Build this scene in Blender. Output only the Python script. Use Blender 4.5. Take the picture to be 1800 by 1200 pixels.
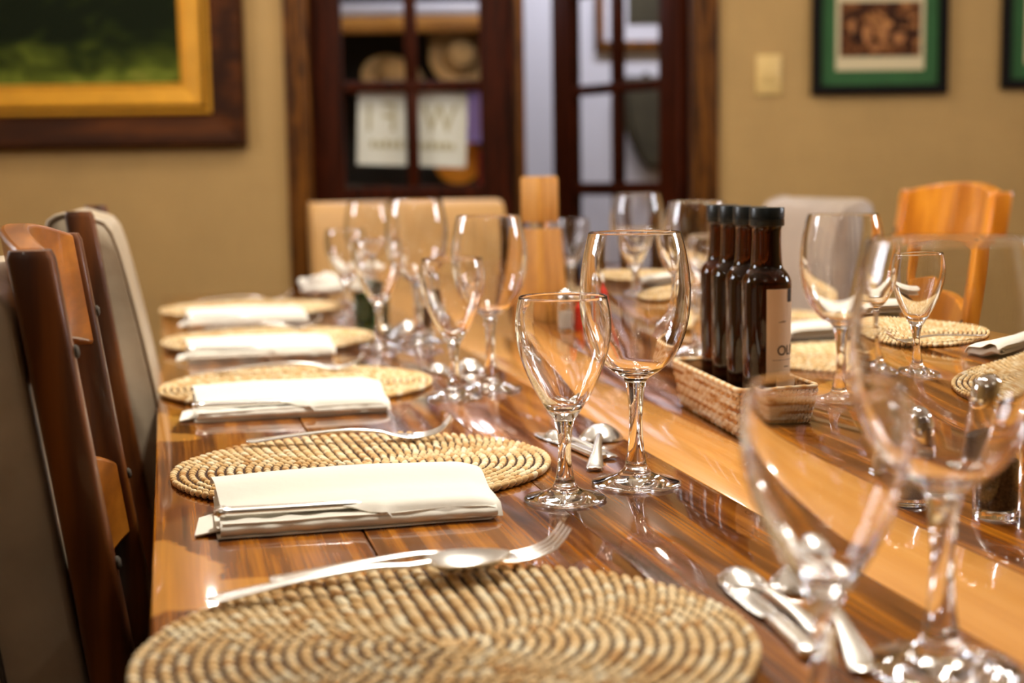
import bpy, bmesh, math, random
from math import sin, cos, pi, radians, sqrt, atan2
from mathutils import Vector, Matrix, noise
random.seed(7)
sc = bpy.context.scene
COL = sc.collection
for _o in list(bpy.data.objects): bpy.data.objects.remove(_o)

# ------------------------------------------------------------------ camera, world, lights, exposure
cam_d = bpy.data.cameras.new('camera'); cam = bpy.data.objects.new('camera', cam_d); COL.objects.link(cam)
cam_d.lens = 50; cam_d.sensor_width = 36; cam_d.clip_start = 0.02
cam.matrix_world = Matrix(((0.97172, 0.04284, -0.23223, 0), (-0.23562, 0.1097, -0.96564, 0), (-0.01589, 0.99304, 0.11669, 1.008), (0, 0, 0, 1)))
cam_d.dof.use_dof = True; cam_d.dof.focus_distance = 1.17; cam_d.dof.aperture_fstop = 4.2
sc.camera = cam
sc.view_settings.view_transform = 'Standard'; sc.view_settings.look = 'None'
sc.view_settings.gamma = 1; sc.view_settings.use_curve_mapping = False
sc.view_settings.exposure = 0.0
sc.cycles.use_denoising = True
sc.cycles.max_bounces = 16; sc.cycles.transmission_bounces = 14; sc.cycles.glossy_bounces = 8; sc.cycles.diffuse_bounces = 5
sc.cycles.transparent_max_bounces = 12
sc.cycles.caustics_reflective = True; sc.cycles.caustics_refractive = True
sc.cycles.sample_clamp_indirect = 60.0; sc.cycles.blur_glossy = 0.5
w = bpy.data.worlds.new('world'); sc.world = w; w.use_nodes = True
w.node_tree.nodes['Background'].inputs[0].default_value = (0.9, 0.8, 0.7, 1)
w.node_tree.nodes['Background'].inputs[1].default_value = 0.03

PHI = radians(-11); DV = Vector((cos(PHI), sin(PHI), 0)); NV = Vector((-sin(PHI), cos(PHI), 0)); WD = 4.2744
def room(s, off, z=0.0):
    v = DV * s + NV * (WD + off); v.z = z; return v

LIGHTS = []
def lamp(pos, power, radius=0.04, color=(1, .9, .76), kind='POINT', name='ceiling_bulb_light'):
    d = bpy.data.lights.new(name, kind); d.energy = power; d.color = color
    if kind == 'POINT': d.shadow_soft_size = radius
    o = bpy.data.objects.new(name, d); COL.objects.link(o); o.location = pos; LIGHTS.append(o); return o
def area(pos, sx, sy, power, color, name, rot=(0, 0, 0)):
    d = bpy.data.lights.new(name, 'AREA'); d.shape = 'RECTANGLE'; d.size = sx; d.size_y = sy; d.energy = power; d.color = color
    o = bpy.data.objects.new(name, d); COL.objects.link(o); o.location = pos; o.rotation_euler = rot; return o
# ceiling fittings: each a row of short paired tubes in a louvred box (x, y, turn, pairs, watts per tube)
FITTINGS = [(.52, 2.95, 0, 4, 1.4), (.52, 1.55, 0, 3, 6.6)]
TUBE_C = (1.0, .93, .82); FZ = 2.42
def fit_pts(x, y, a, n):
    for k in range(n):
        for sx in (-.055, .055):
            lx, ly = sx, (k - (n - 1) / 2) * .21
            yield k, sx, Vector((x + lx * cos(a) - ly * sin(a), y + lx * sin(a) + ly * cos(a), FZ))
for fx, fy, fa, fn_, fp in FITTINGS:
    for k, sx, p in fit_pts(fx, fy, fa, fn_): area(p, .045, .165, fp, TUBE_C, 'ceiling_tube_light', (0, 0, fa))
# small point lights added out of view around the table, for sparkle on the glasses
SPARKLE_LIGHTS = [(-1.25, 1.25, 2.05), (-1.35, 2.9, 2.0), (-.7, -.9, 2.42), (1.6, -.7, 2.42), (2.3, 1.1, 2.05), (2.35, 2.6, 2.0), (-.15, 3.55, 2.2), (1.1, 3.45, 2.2)]
for bp_ in SPARKLE_LIGHTS: lamp(bp_, 7.0, .030, (1, .93, .84), name='added_sparkle_light')
# cool daylight-like tube lighting of the passage behind the doors
area(room(.5, .75, 2.5), 1.6, .12, 46, (.92, .93, 1.0), 'passage_tube_light', (0, 0, PHI))

# ------------------------------------------------------------------ helpers
def srgb(r, g, b):
    f = lambda c: (c / 255 / 12.92) if c / 255 <= .04045 else ((c / 255 + .055) / 1.055) ** 2.4
    return (f(r), f(g), f(b), 1)

def newmat(name):
    m = bpy.data.materials.new(name); m.use_nodes = True
    return m, m.node_tree.nodes, m.node_tree.links, m.node_tree.nodes['Principled BSDF']

def simple(name, col, rough=.5, metal=0.0, trans=0.0, ior=1.45, coat=0.0, bump=0.0, bscale=200, sheen=0, var=0.0, vscale=30):
    m, N, L, p = newmat(name)
    p.inputs['Base Color'].default_value = col; p.inputs['Roughness'].default_value = rough
    p.inputs['Metallic'].default_value = metal; p.inputs['Transmission Weight'].default_value = trans
    p.inputs['IOR'].default_value = ior; p.inputs['Coat Weight'].default_value = coat
    p.inputs['Sheen Weight'].default_value = sheen
    tc = N.new('ShaderNodeTexCoord')
    if bump:
        nt = N.new('ShaderNodeTexNoise'); nt.inputs['Scale'].default_value = bscale; nt.inputs['Detail'].default_value = 4
        bp = N.new('ShaderNodeBump'); bp.inputs['Strength'].default_value = bump; bp.inputs['Distance'].default_value = .002
        L.new(tc.outputs['Object'], nt.inputs['Vector']); L.new(nt.outputs['Fac'], bp.inputs['Height']); L.new(bp.outputs['Normal'], p.inputs['Normal'])
    if var:
        nt = N.new('ShaderNodeTexNoise'); nt.inputs['Scale'].default_value = vscale; nt.inputs['Detail'].default_value = 6
        cr = N.new('ShaderNodeValToRGB')
        cr.color_ramp.elements[0].position = .3; cr.color_ramp.elements[1].position = .7
        cr.color_ramp.elements[0].color = tuple(c * (1 - var) for c in col[:3]) + (1,)
        cr.color_ramp.elements[1].color = tuple(min(1, c * (1 + var)) for c in col[:3]) + (1,)
        L.new(tc.outputs['Object'], nt.inputs['Vector']); L.new(nt.outputs['Fac'], cr.inputs['Fac']); L.new(cr.outputs['Color'], p.inputs['Base Color'])
    return m

def wood(name, c_dark, c_mid, c_light, axis='Y', rough=.35, coat=0.0, scale=1.0, contrast=.5, bump=.08, offset_random=True, figure=1.0, xs=9.0, wmix=.45, fmix=.30, gs=170.0):
    """grain stretched along one object axis, warped by slow noise"""
    m, N, L, p = newmat(name)
    tc = N.new('ShaderNodeTexCoord'); oi = N.new('ShaderNodeObjectInfo')
    add = N.new('ShaderNodeVectorMath'); add.operation = 'ADD'
    mul = N.new('ShaderNodeVectorMath'); mul.operation = 'SCALE'; mul.inputs[0].default_value = (13, 7, 11)
    L.new(oi.outputs['Random'], mul.inputs['Scale'])
    L.new(tc.outputs['Object'], add.inputs[0])
    if offset_random: L.new(mul.outputs[0], add.inputs[1])
    mp = N.new('ShaderNodeMapping')
    sx = [1.0, 1.0, 1.0]; k = 'XYZ'.index(axis)
    for i in range(3): sx[i] = scale * (1.4 if i == k else xs)
    mp.inputs['Scale'].default_value = sx
    L.new(add.outputs[0], mp.inputs['Vector'])
    n1 = N.new('ShaderNodeTexNoise'); n1.inputs['Scale'].default_value = 1.3; n1.inputs['Detail'].default_value = 3; n1.inputs['Distortion'].default_value = 1.2 * figure
    L.new(mp.outputs[0], n1.inputs['Vector'])
    wv = N.new('ShaderNodeTexWave'); wv.wave_type = 'BANDS'; wv.bands_direction = 'X' if axis != 'X' else 'Y'
    wv.inputs['Scale'].default_value = .9; wv.inputs['Distortion'].default_value = 9 * figure; wv.inputs['Detail'].default_value = 4
    wv.inputs['Detail Scale'].default_value = 1.2; wv.inputs['Detail Roughness'].default_value = .65
    L.new(mp.outputs[0], wv.inputs['Vector'])
    mp2 = N.new('ShaderNodeMapping'); s2 = [0, 0, 0]
    for i in range(3): s2[i] = scale * (6 if i == k else gs)
    mp2.inputs['Scale'].default_value = s2
    L.new(add.outputs[0], mp2.inputs['Vector'])
    n2 = N.new('ShaderNodeTexNoise'); n2.inputs['Scale'].default_value = 1; n2.inputs['Detail'].default_value = 5
    L.new(mp2.outputs[0], n2.inputs['Vector'])
    mx = N.new('ShaderNodeMix'); mx.data_type = 'FLOAT'; mx.inputs[0].default_value = wmix
    L.new(n1.outputs['Fac'], mx.inputs[2]); L.new(wv.outputs['Fac'], mx.inputs[3])
    mx2 = N.new('ShaderNodeMix'); mx2.data_type = 'FLOAT'; mx2.inputs[0].default_value = fmix
    L.new(mx.outputs[0], mx2.inputs[2]); L.new(n2.outputs['Fac'], mx2.inputs[3])
    cr = N.new('ShaderNodeValToRGB'); e = cr.color_ramp.elements
    e[0].position = .5 - .5 * contrast + .05; e[0].color = c_dark
    e[1].position = .5 + .5 * contrast - .05; e[1].color = c_light
    em = e.new(.5); em.color = c_mid
    L.new(mx2.outputs[0], cr.inputs['Fac']); L.new(cr.outputs['Color'], p.inputs['Base Color'])
    p.inputs['Roughness'].default_value = rough
    p.inputs['Coat Weight'].default_value = coat; p.inputs['Coat Roughness'].default_value = .05
    bp = N.new('ShaderNodeBump'); bp.inputs['Strength'].default_value = bump; bp.inputs['Distance'].default_value = .0006
    L.new(n2.outputs['Fac'], bp.inputs['Height']); L.new(bp.outputs['Normal'], p.inputs['Normal'])
    m['ramp'] = cr.name
    return m

def link(o, parent=None):
    COL.objects.link(o)
    if parent is not None: o.parent = parent
    return o

def meshobj(name, verts, faces, mat, parent=None, smooth=True, loc=None, rot=None, attr=None, sharp=None):
    me = bpy.data.meshes.new(name); me.from_pydata([tuple(v) for v in verts], [], faces); me.validate(); me.update()
    if smooth:
        me.polygons.foreach_set('use_smooth', [True] * len(me.polygons))
        if sharp is not None:
            bm = bmesh.new(); bm.from_mesh(me)
            for e in bm.edges:
                if len(e.link_faces) == 2 and e.calc_face_angle(0) > radians(sharp): e.smooth = False
            bm.to_mesh(me); bm.free()
    mats = mat if isinstance(mat, (list, tuple)) else [mat]
    for mm in mats: me.materials.append(mm)
    if attr:
        a = me.attributes.new('tone', 'FLOAT', 'POINT'); a.data.foreach_set('value', attr)
    o = bpy.data.objects.new(name, me); link(o, parent)
    if loc is not None: o.location = loc
    if rot is not None: o.rotation_euler = rot
    return o

def meshshared(name, me, parent=None, loc=None, rot=None):
    o = bpy.data.objects.new(name, me); link(o, parent)
    if loc is not None: o.location = loc
    if rot is not None: o.rotation_euler = rot
    return o

def box_vf(x0, x1, y0, y1, z0, z1):
    v = [(x0, y0, z0), (x1, y0, z0), (x1, y1, z0), (x0, y1, z0), (x0, y0, z1), (x1, y0, z1), (x1, y1, z1), (x0, y1, z1)]
    f = [(0, 3, 2, 1), (4, 5, 6, 7), (0, 1, 5, 4), (1, 2, 6, 5), (2, 3, 7, 6), (3, 0, 4, 7)]
    return v, f

def box(name, x0, x1, y0, y1, z0, z1, mat, parent=None, bevel=0.0, seg=2, loc=None, rot=None):
    bm = bmesh.new(); v, f = box_vf(x0, x1, y0, y1, z0, z1)
    vs = [bm.verts.new(p) for p in v]
    for q in f: bm.faces.new([vs[i] for i in q])
    if bevel: bmesh.ops.bevel(bm, geom=list(bm.edges) + list(bm.verts), offset=bevel, segments=seg, affect='EDGES', profile=.5)
    me = bpy.data.meshes.new(name); bm.to_mesh(me); bm.free()
    me.materials.append(mat)
    if bevel: 
        me.polygons.foreach_set('use_smooth', [True] * len(me.polygons))
        me.set_sharp_from_angle(angle=radians(35))
    o = bpy.data.objects.new(name, me); link(o, parent)
    if loc is not None: o.location = loc
    if rot is not None: o.rotation_euler = rot
    return o

def multibox(name, boxes, mat, parent=None, loc=None, rot=None, smooth=False):
    V, F = [], []
    for b in boxes:
        v, f = box_vf(*b); n = len(V); V += v; F += [tuple(i + n for i in q) for q in f]
    return meshobj(name, V, F, mat, parent, smooth, loc, rot)

def crom(P, n=4):
    out = []
    for i in range(len(P) - 1):
        p0 = P[max(i - 1, 0)]; p1 = P[i]; p2 = P[i + 1]; p3 = P[min(i + 2, len(P) - 1)]
        for k in range(n):
            t = k / n
            out.append(tuple(.5 * ((2 * b) + (-a + c) * t + (2 * a - 5 * b + 4 * c - d) * t * t + (-a + 3 * b - 3 * c + d) * t ** 3) for a, b, c, d in zip(p0, p1, p2, p3)))
    out.append(tuple(P[-1])); return out

def lathe_vf(prof, seg=48):
    V, F = [], []; rings = []
    for r, z in prof:
        if r < 1e-6: rings.append([len(V)]); V.append((0, 0, z))
        else:
            rings.append(list(range(len(V), len(V) + seg)))
            for k in range(seg):
                a = 2 * pi * k / seg; V.append((r * cos(a), r * sin(a), z))
    for a, b in zip(rings[:-1], rings[1:]):
        for k in range(seg):
            k2 = (k + 1) % seg
            if len(a) == 1 and len(b) == 1: continue
            if len(a) == 1: F.append((a[0], b[k2], b[k]))
            elif len(b) == 1: F.append((a[k], a[k2], b[0]))
            else: F.append((a[k], a[k2], b[k2], b[k]))
    return V, F

def lathe(name, prof, mat, parent=None, seg=48, loc=None, rot=None, sharp=40):
    V, F = lathe_vf(prof, seg); return meshobj(name, V, F, mat, parent, True, loc, rot, sharp=sharp)

def thing(name, label, cat, loc=(0, 0, 0), rotz=0.0, group=None, kind=None):
    o = bpy.data.objects.new(name, None); COL.objects.link(o); o.empty_display_size = .05
    o.location = loc; o.rotation_euler = (0, 0, rotz)
    tag(o, label, cat, group, kind); return o

def tag(o, label=None, cat=None, group=None, kind=None):
    if label: o['label'] = label
    if cat: o['category'] = cat
    if group: o['group'] = group
    if kind: o['kind'] = kind
    return o

def dup(root, loc, rotz=0.0, label=None, group=None, scale=None):
    r = root.copy(); COL.objects.link(r); r.location = loc; r.rotation_euler = (0, 0, rotz)
    if label: r['label'] = label
    if group: r['group'] = group
    if scale: r.scale = scale
    for ch in list(root.children):
        c = ch.copy(); COL.objects.link(c); c.parent = r
        for g in list(ch.children):
            d = g.copy(); COL.objects.link(d); d.parent = c
    return r

def sweep_vf(pts, sect, closed_ends=True):
    """pts: (center Vector, side Vector, up Vector, half width, half thickness); sect: list of unit (a, b)"""
    V, F = [], []; n = len(sect)
    for c, s, u, hw, ht in pts:
        for a, b in sect: V.append(c + s * (a * hw) + u * (b * ht))
    for i in range(len(pts) - 1):
        for k in range(n):
            k2 = (k + 1) % n
            F.append((i * n + k, i * n + k2, (i + 1) * n + k2, (i + 1) * n + k))
    if closed_ends:
        F.append(tuple(range(n - 1, -1, -1))); m = (len(pts) - 1) * n; F.append(tuple(range(m, m + n)))
    return V, F
def superell(n=12, e=2.6):
    out = []
    for k in range(n):
        a = 2 * pi * k / n; c, s = cos(a), sin(a)
        out.append((math.copysign(abs(c) ** (2 / e), c), math.copysign(abs(s) ** (2 / e), s)))
    return out
ROUND = superell(12, 2.0); SOFT = superell(16, 3.2); BOXY = superell(16, 6)

# ------------------------------------------------------------------ materials
def mat_wall(name, base, warp):
    m, N, L, p = newmat(name)
    tc = N.new('ShaderNodeTexCoord')
    mpa = N.new('ShaderNodeMapping'); mpa.inputs['Scale'].default_value = (6, 6, 420)
    mpb = N.new('ShaderNodeMapping'); mpb.inputs['Scale'].default_value = (420, 420, 8)
    na = N.new('ShaderNodeTexNoise'); nb = N.new('ShaderNodeTexNoise'); nc = N.new('ShaderNodeTexNoise')
    for n_, mp_ in ((na, mpa), (nb, mpb)):
        L.new(tc.outputs['Object'], mp_.inputs['Vector']); L.new(mp_.outputs[0], n_.inputs['Vector']); n_.inputs['Scale'].default_value = 1; n_.inputs['Detail'].default_value = 3
    L.new(tc.outputs['Object'], nc.inputs['Vector']); nc.inputs['Scale'].default_value = 5; nc.inputs['Detail'].default_value = 5
    ad = N.new('ShaderNodeMath'); ad.operation = 'ADD'; L.new(na.outputs['Fac'], ad.inputs[0]); L.new(nb.outputs['Fac'], ad.inputs[1])
    ad2 = N.new('ShaderNodeMath'); ad2.operation = 'MULTIPLY_ADD'; L.new(nc.outputs['Fac'], ad2.inputs[0]); ad2.inputs[1].default_value = .8; L.new(ad.outputs[0], ad2.inputs[2])
    cr = N.new('ShaderNodeValToRGB'); cr.color_ramp.elements[0].position = 0; cr.color_ramp.elements[1].position = 1
    mr = N.new('ShaderNodeMapRange'); mr.inputs[1].default_value = .9; mr.inputs[2].default_value = 1.9
    L.new(ad2.outputs[0], mr.inputs[0]); L.new(mr.outputs[0], cr.inputs['Fac'])
    cr.color_ramp.elements[0].color = tuple(c * (1 - warp) for c in base[:3]) + (1,); cr.color_ramp.elements[1].color = tuple(c * (1 + warp) for c in base[:3]) + (1,)
    L.new(cr.outputs['Color'], p.inputs['Base Color']); p.inputs['Roughness'].default_value = .85
    bp = N.new('ShaderNodeBump'); bp.inputs['Strength'].default_value = .25; bp.inputs['Distance'].default_value = .001
    L.new(ad.outputs[0], bp.inputs['Height']); L.new(bp.outputs['Normal'], p.inputs['Normal'])
    return m
M_wall = mat_wall('linen_wallpaper', srgb(184, 150, 94), .16)
M_white = simple('passage_paint', srgb(188, 188, 200), .8, bump=.1, bscale=60)
M_ceil = simple('ceiling_paint', srgb(222, 212, 192), .9, bump=.1, bscale=60)
M_floor = wood('floor_boards', srgb(58, 34, 18), srgb(84, 50, 26), srgb(104, 66, 36), 'Y', .4, scale=.6)
M_door = wood('dark_red_door_wood', srgb(30, 9, 1), srgb(50, 16, 2), srgb(72, 26, 5), 'Z', .5, scale=1.2, contrast=.6)
M_door.node_tree.nodes['Principled BSDF'].inputs['Specular IOR Level'].default_value = .08
M_jamb = wood('door_frame_wood', srgb(34, 16, 2), srgb(82, 46, 10), srgb(124, 76, 22), 'Z', .45, scale=1.4, contrast=.6, figure=1.5)
M_table_dark = wood('table_walnut', srgb(54, 21, 2), srgb(120, 64, 7), srgb(182, 112, 24), 'Y', .26, coat=1.0, scale=1.0, contrast=.44, figure=1.0, xs=11, wmix=.25, fmix=.5, gs=330)
M_table_pale = wood('table_pale_stripe', srgb(190, 126, 54), srgb(216, 152, 76), srgb(232, 174, 100), 'Y', .26, coat=1.0, scale=1.0, contrast=.9, figure=.5, xs=13, wmix=.25, fmix=.5, gs=330)
M_chair = wood('chair_wood', srgb(48, 22, 4), srgb(84, 42, 8), srgb(120, 66, 15), 'Z', .42, coat=.15, scale=1.0, contrast=.6)
M_rail = wood('chair_rail_wood', srgb(120, 66, 14), srgb(158, 92, 22), srgb(186, 114, 34), 'Y', .35, coat=.3, scale=1.0, contrast=.6)
M_chair_o = wood('honey_chair_wood', srgb(172, 98, 18), srgb(206, 126, 28), srgb(226, 148, 42), 'Z', .3, coat=.5, scale=1.0, contrast=.6)
M_mill = wood('pepper_mill_wood', srgb(158, 104, 34), srgb(186, 128, 48), srgb(206, 148, 64), 'Z', .55, coat=.0, scale=2.2, contrast=.6)
M_frame_wood = wood('picture_frame_wood', srgb(38, 17, 3), srgb(66, 32, 7), srgb(92, 48, 12), 'X', .6, coat=0, scale=1.0, contrast=.6)
for _m in (M_jamb, M_frame_wood): _m.node_tree.nodes['Principled BSDF'].inputs['Specular IOR Level'].default_value = .15
M_gold = simple('gold_leaf', srgb(214, 154, 36), .42, metal=.3, bump=.2, bscale=90, var=.08, vscale=20)
M_black = simple('black_frame', srgb(14, 10, 8), .6)
M_black.node_tree.nodes['Principled BSDF'].inputs['Specular IOR Level'].default_value = .15
M_cream = simple('cream_mount', srgb(214, 200, 160), .8)
M_greenmat = simple('green_mount', srgb(46, 92, 48), .8, var=.1, vscale=12)
M_switch = simple('cream_switch_plastic', srgb(226, 194, 124), .4)
M_leather = simple('grey_leather', srgb(176, 160, 136), .45, bump=.35, bscale=60, var=.22, vscale=9)
M_leather_t = simple('tan_leather', srgb(190, 146, 86), .5, bump=.3, bscale=60, var=.08, vscale=9)
M_leather_w = simple('pale_grey_leather', srgb(168, 152, 138), .5, bump=.3, bscale=60, var=.12, vscale=8)
M_seam = simple('seam_thread', srgb(70, 62, 52), .8)
M_steel = simple('polished_cutlery_steel', (.92, .91, .88, 1), .27, metal=1.0, bump=.02, bscale=120)
M_chrome = simple('chrome', (.85, .85, .86, 1), .06, metal=1.0)
M_glass = simple('clear_glass', (1, 1, 1, 1), 0.0, trans=1.0, ior=1.5)
M_amber = simple('amber_oil_bottle_glass', srgb(74, 32, 7), .03, trans=.93, ior=1.5)
M_green_glass = simple('dark_green_glass', srgb(96, 122, 84), .03, trans=.95, ior=1.5)
M_cap = simple('black_plastic_cap', srgb(20, 30, 34), .32)
M_label = simple('kraft_label_paper', srgb(236, 212, 182), .7, bump=.05, bscale=400)
M_ink = simple('black_ink', srgb(26, 22, 20), .6)
M_ink_soft = simple('brown_ink', srgb(120, 92, 66), .7)
M_print = simple('tan_print', srgb(178, 170, 132), .8)
M_salt = simple('salt', srgb(236, 232, 222), .9, bump=.6, bscale=900)
M_pepper = simple('ground_pepper', srgb(84, 60, 42), .9, bump=.8, bscale=700, var=.5, vscale=400)
M_red = simple('red_plastic', srgb(196, 34, 18), .4)
M_straw_hat = simple('straw_hat', srgb(240, 206, 152), .8, bump=.5, bscale=120, var=.12, vscale=30)
M_shelf = simple('black_shelf_lining', srgb(20, 18, 18), .7)
M_shelf_wood = wood('shelf_edge_wood', srgb(120, 76, 16), srgb(150, 98, 26), srgb(168, 114, 36), 'X', .5)
M_orange = simple('orange_ceramic', srgb(226, 152, 50), .4, var=.1, vscale=8)
M_purple = simple('purple_cloth', srgb(178, 158, 240), .8)
M_crimson = simple('crimson_cloth', srgb(150, 30, 34), .8)
M_coat = simple('olive_coat_cloth', srgb(50, 46, 32), .9, bump=.5, bscale=80, var=.3, vscale=10)
M_paper = simple('sign_paper', srgb(222, 222, 208), .8)

def mat_napkin():
    m, N, L, p = newmat('white_linen')
    p.inputs['Base Color'].default_value = srgb(240, 236, 224); p.inputs['Roughness'].default_value = .85
    p.inputs['Sheen Weight'].default_value = .2; p.inputs['Subsurface Weight'].default_value = .0
    tc = N.new('ShaderNodeTexCoord'); n = N.new('ShaderNodeTexNoise'); n.inputs['Scale'].default_value = 45; n.inputs['Detail'].default_value = 3
    n2 = N.new('ShaderNodeTexNoise'); n2.inputs['Scale'].default_value = 1500
    L.new(tc.outputs['Object'], n.inputs['Vector']); L.new(tc.outputs['Object'], n2.inputs['Vector'])
    a = N.new('ShaderNodeMath'); a.operation = 'MULTIPLY_ADD'; L.new(n2.outputs['Fac'], a.inputs[0]); a.inputs[1].default_value = .12; L.new(n.outputs['Fac'], a.inputs[2])
    b = N.new('ShaderNodeBump'); b.inputs['Strength'].default_value = .35; b.inputs['Distance'].default_value = .002
    L.new(a.outputs[0], b.inputs['Height']); L.new(b.outputs['Normal'], p.inputs['Normal']); return m
M_napkin = mat_napkin()

def mat_tone(name, stops, rough=.75, bscale=500):
    """colour picked by the per-strand 'tone' attribute, each strand of straw its own shade"""
    m, N, L, p = newmat(name)
    at = N.new('ShaderNodeAttribute'); at.attribute_name = 'tone'
    cr = N.new('ShaderNodeValToRGB'); e = cr.color_ramp.elements
    e[0].position, e[0].color = stops[0]; e[1].position, e[1].color = stops[-1]
    for s in stops[1:-1]: k = e.new(s[0]); k.color = s[1]
    L.new(at.outputs['Fac'], cr.inputs['Fac'])
    tc = N.new('ShaderNodeTexCoord'); n = N.new('ShaderNodeTexNoise'); n.inputs['Scale'].default_value = bscale; n.inputs['Detail'].default_value = 3
    L.new(tc.outputs['Object'], n.inputs['Vector'])
    mx = N.new('ShaderNodeMix'); mx.data_type = 'RGBA'; mx.blend_type = 'MULTIPLY'; mx.inputs[0].default_value = .15
    L.new(cr.outputs['Color'], mx.inputs[6]); L.new(n.outputs['Fac'], mx.inputs[7])
    L.new(mx.outputs[2], p.inputs['Base Color']); p.inputs['Roughness'].default_value = rough
    b = N.new('ShaderNodeBump'); b.inputs['Strength'].default_value = .3; b.inputs['Distance'].default_value = .0006
    L.new(n.outputs['Fac'], b.inputs['Height']); L.new(b.outputs['Normal'], p.inputs['Normal']); return m
M_straw = mat_tone('seagrass_straw', [(0, srgb(200, 152, 90)), (.35, srgb(226, 188, 128)), (.7, srgb(242, 214, 164)), (1, srgb(252, 238, 202))])
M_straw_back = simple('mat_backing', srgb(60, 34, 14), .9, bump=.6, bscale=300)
M_wicker = mat_tone('wicker', [(0, srgb(176, 116, 54)), (.4, srgb(212, 160, 98)), (.6, srgb(232, 206, 166)), (1, srgb(244, 230, 206))])
M_wicker_in = simple('wicker_backing', srgb(120, 78, 34), .9, bump=.6, bscale=300)

def mat_pane():
    m = bpy.data.materials.new('window_pane_glass'); m.use_nodes = True; N = m.node_tree.nodes; L = m.node_tree.links
    for n in list(N): N.remove(n)
    o = N.new('ShaderNodeOutputMaterial'); t = N.new('ShaderNodeBsdfTransparent'); g = N.new('ShaderNodeBsdfGlossy'); g.inputs['Roughness'].default_value = .01
    f = N.new('ShaderNodeFresnel'); f.inputs['IOR'].default_value = 1.5; x = N.new('ShaderNodeMixShader')
    gb = N.new('ShaderNodeNewGeometry'); iv = N.new('ShaderNodeMath'); iv.operation = 'SUBTRACT'; iv.inputs[0].default_value = 1; L.new(gb.outputs['Backfacing'], iv.inputs[1]); mu = N.new('ShaderNodeMath'); mu.operation = 'MULTIPLY'; L.new(f.outputs[0], mu.inputs[0]); L.new(iv.outputs[0], mu.inputs[1]); L.new(mu.outputs[0], x.inputs[0]); L.new(t.outputs[0], x.inputs[1]); L.new(g.outputs[0], x.inputs[2]); L.new(x.outputs[0], o.inputs[0]); return m
M_pane = mat_pane()

def mat_emit(name, col, s):
    m = bpy.data.materials.new(name); m.use_nodes = True; p = m.node_tree.nodes['Principled BSDF']
    p.inputs['Emission Color'].default_value = col; p.inputs['Emission Strength'].default_value = s; p.inputs['Base Color'].default_value = (.8, .8, .8, 1); return m
M_tube = mat_emit('cool_lamp_glass', (.84, .88, 1, 1), 13)
M_daylight = mat_emit('frosted_pane_daylight', (.90, .93, 1, 1), 32)
M_bulb_housing = simple('lamp_track_metal', srgb(40, 38, 36), .4, metal=.8)

# ------------------------------------------------------------------ room shell (local frame: x along the far wall, y into the passage)
ORG = room(0, 0, 0); RROT = (0, 0, PHI)
def rbox(name, b, mat, kind='structure', bevel=0): 
    o = box(name, *b, mat, bevel=bevel, loc=ORG, rot=RROT)
    if kind: o['kind'] = kind
    return o
S0, S1, F0 = -2.2, 3.0, -9.5
rbox('floor', (S0 - .1, S1 + .1, F0, 1.55, -.1, 0), M_floor)
rbox('ceiling', (S0 - .1, S1 + .1, F0, 1.55, 2.6, 2.7), M_ceil)
wb = multibox('wall_back', [(S0, -.466, 0, .12, 0, 2.6), (.816, S1, 0, .12, 0, 2.6), (-.466, .816, 0, .12, 2.12, 2.6)], M_wall, loc=ORG, rot=RROT); wb['kind'] = 'structure'
# side walls, each with a small-paned window (off -2.35 .. -1.7) that lets daylight onto the table
WO0, WO1, WZ0, WZ1 = -2.35, -1.70, 1.34, 2.10
def side_wall(name, a, b):
    o = multibox(name, [(a, b, F0, WO0, 0, 2.6), (a, b, WO1, 1.55, 0, 2.6), (a, b, WO0, WO1, 0, WZ0), (a, b, WO0, WO1, WZ1, 2.6)], M_wall, loc=ORG, rot=RROT); o['kind'] = 'structure'
side_wall('wall_left', S0 - .1, S0); side_wall('wall_right', S1, S1 + .1)
def side_window(name, x, sgn, o0, o1):
    t = thing(name, None, None, ORG, PHI, kind='structure')
    xa, xb = (x - .07, x + .01) if sgn < 0 else (x - .01, x + .07)
    for a, b, c, d in ((o0, o0 + .05, WZ0, WZ1), (o1 - .05, o1, WZ0, WZ1), (o0 + .05, o1 - .05, WZ0, WZ0 + .05), (o0 + .05, o1 - .05, WZ1 - .05, WZ1)): box('window_frame', xa, xb, a, b, c, d, M_door, t, bevel=.003)
    cols, rows = 2, 5; W = (o1 - o0 - .1) / cols; Hh = (WZ1 - WZ0 - .1) / rows
    for k in range(1, cols): box('muntin', xa + .02, xb - .01, o0 + .05 + k * W - .014, o0 + .05 + k * W + .014, WZ0 + .05, WZ1 - .05, M_door, t)
    for k in range(1, rows): box('muntin', xa + .02, xb - .01, o0 + .05, o1 - .05, WZ0 + .05 + k * Hh - .014, WZ0 + .05 + k * Hh + .014, M_door, t)
    xp = x - .065 if sgn < 0 else x + .065
    for i in range(cols):
        for j in range(rows): box('bright_pane', xp - .002, xp + .002, o0 + .05 + i * W, o0 + .05 + (i + 1) * W, WZ0 + .05 + j * Hh, WZ0 + .05 + (j + 1) * Hh, M_daylight, t)
side_window('window_1', S0, -1, WO0, WO1); side_window('window_2', S1, 1, WO0, WO1)
rbox('wall_front', (S0 - .1, S1 + .1, F0 - .1, F0, 0, 2.6), M_wall)
rbox('wall_passage', (S0, S1, 1.45, 1.55, 0, 2.6), M_white)
for nm, a, b in (('baseboard_left', S0, -.52), ('baseboard_right', .87, S1)):
    rbox(nm, (a, b, -.018, 0, 0, .10), M_jamb, bevel=.004)
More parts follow.
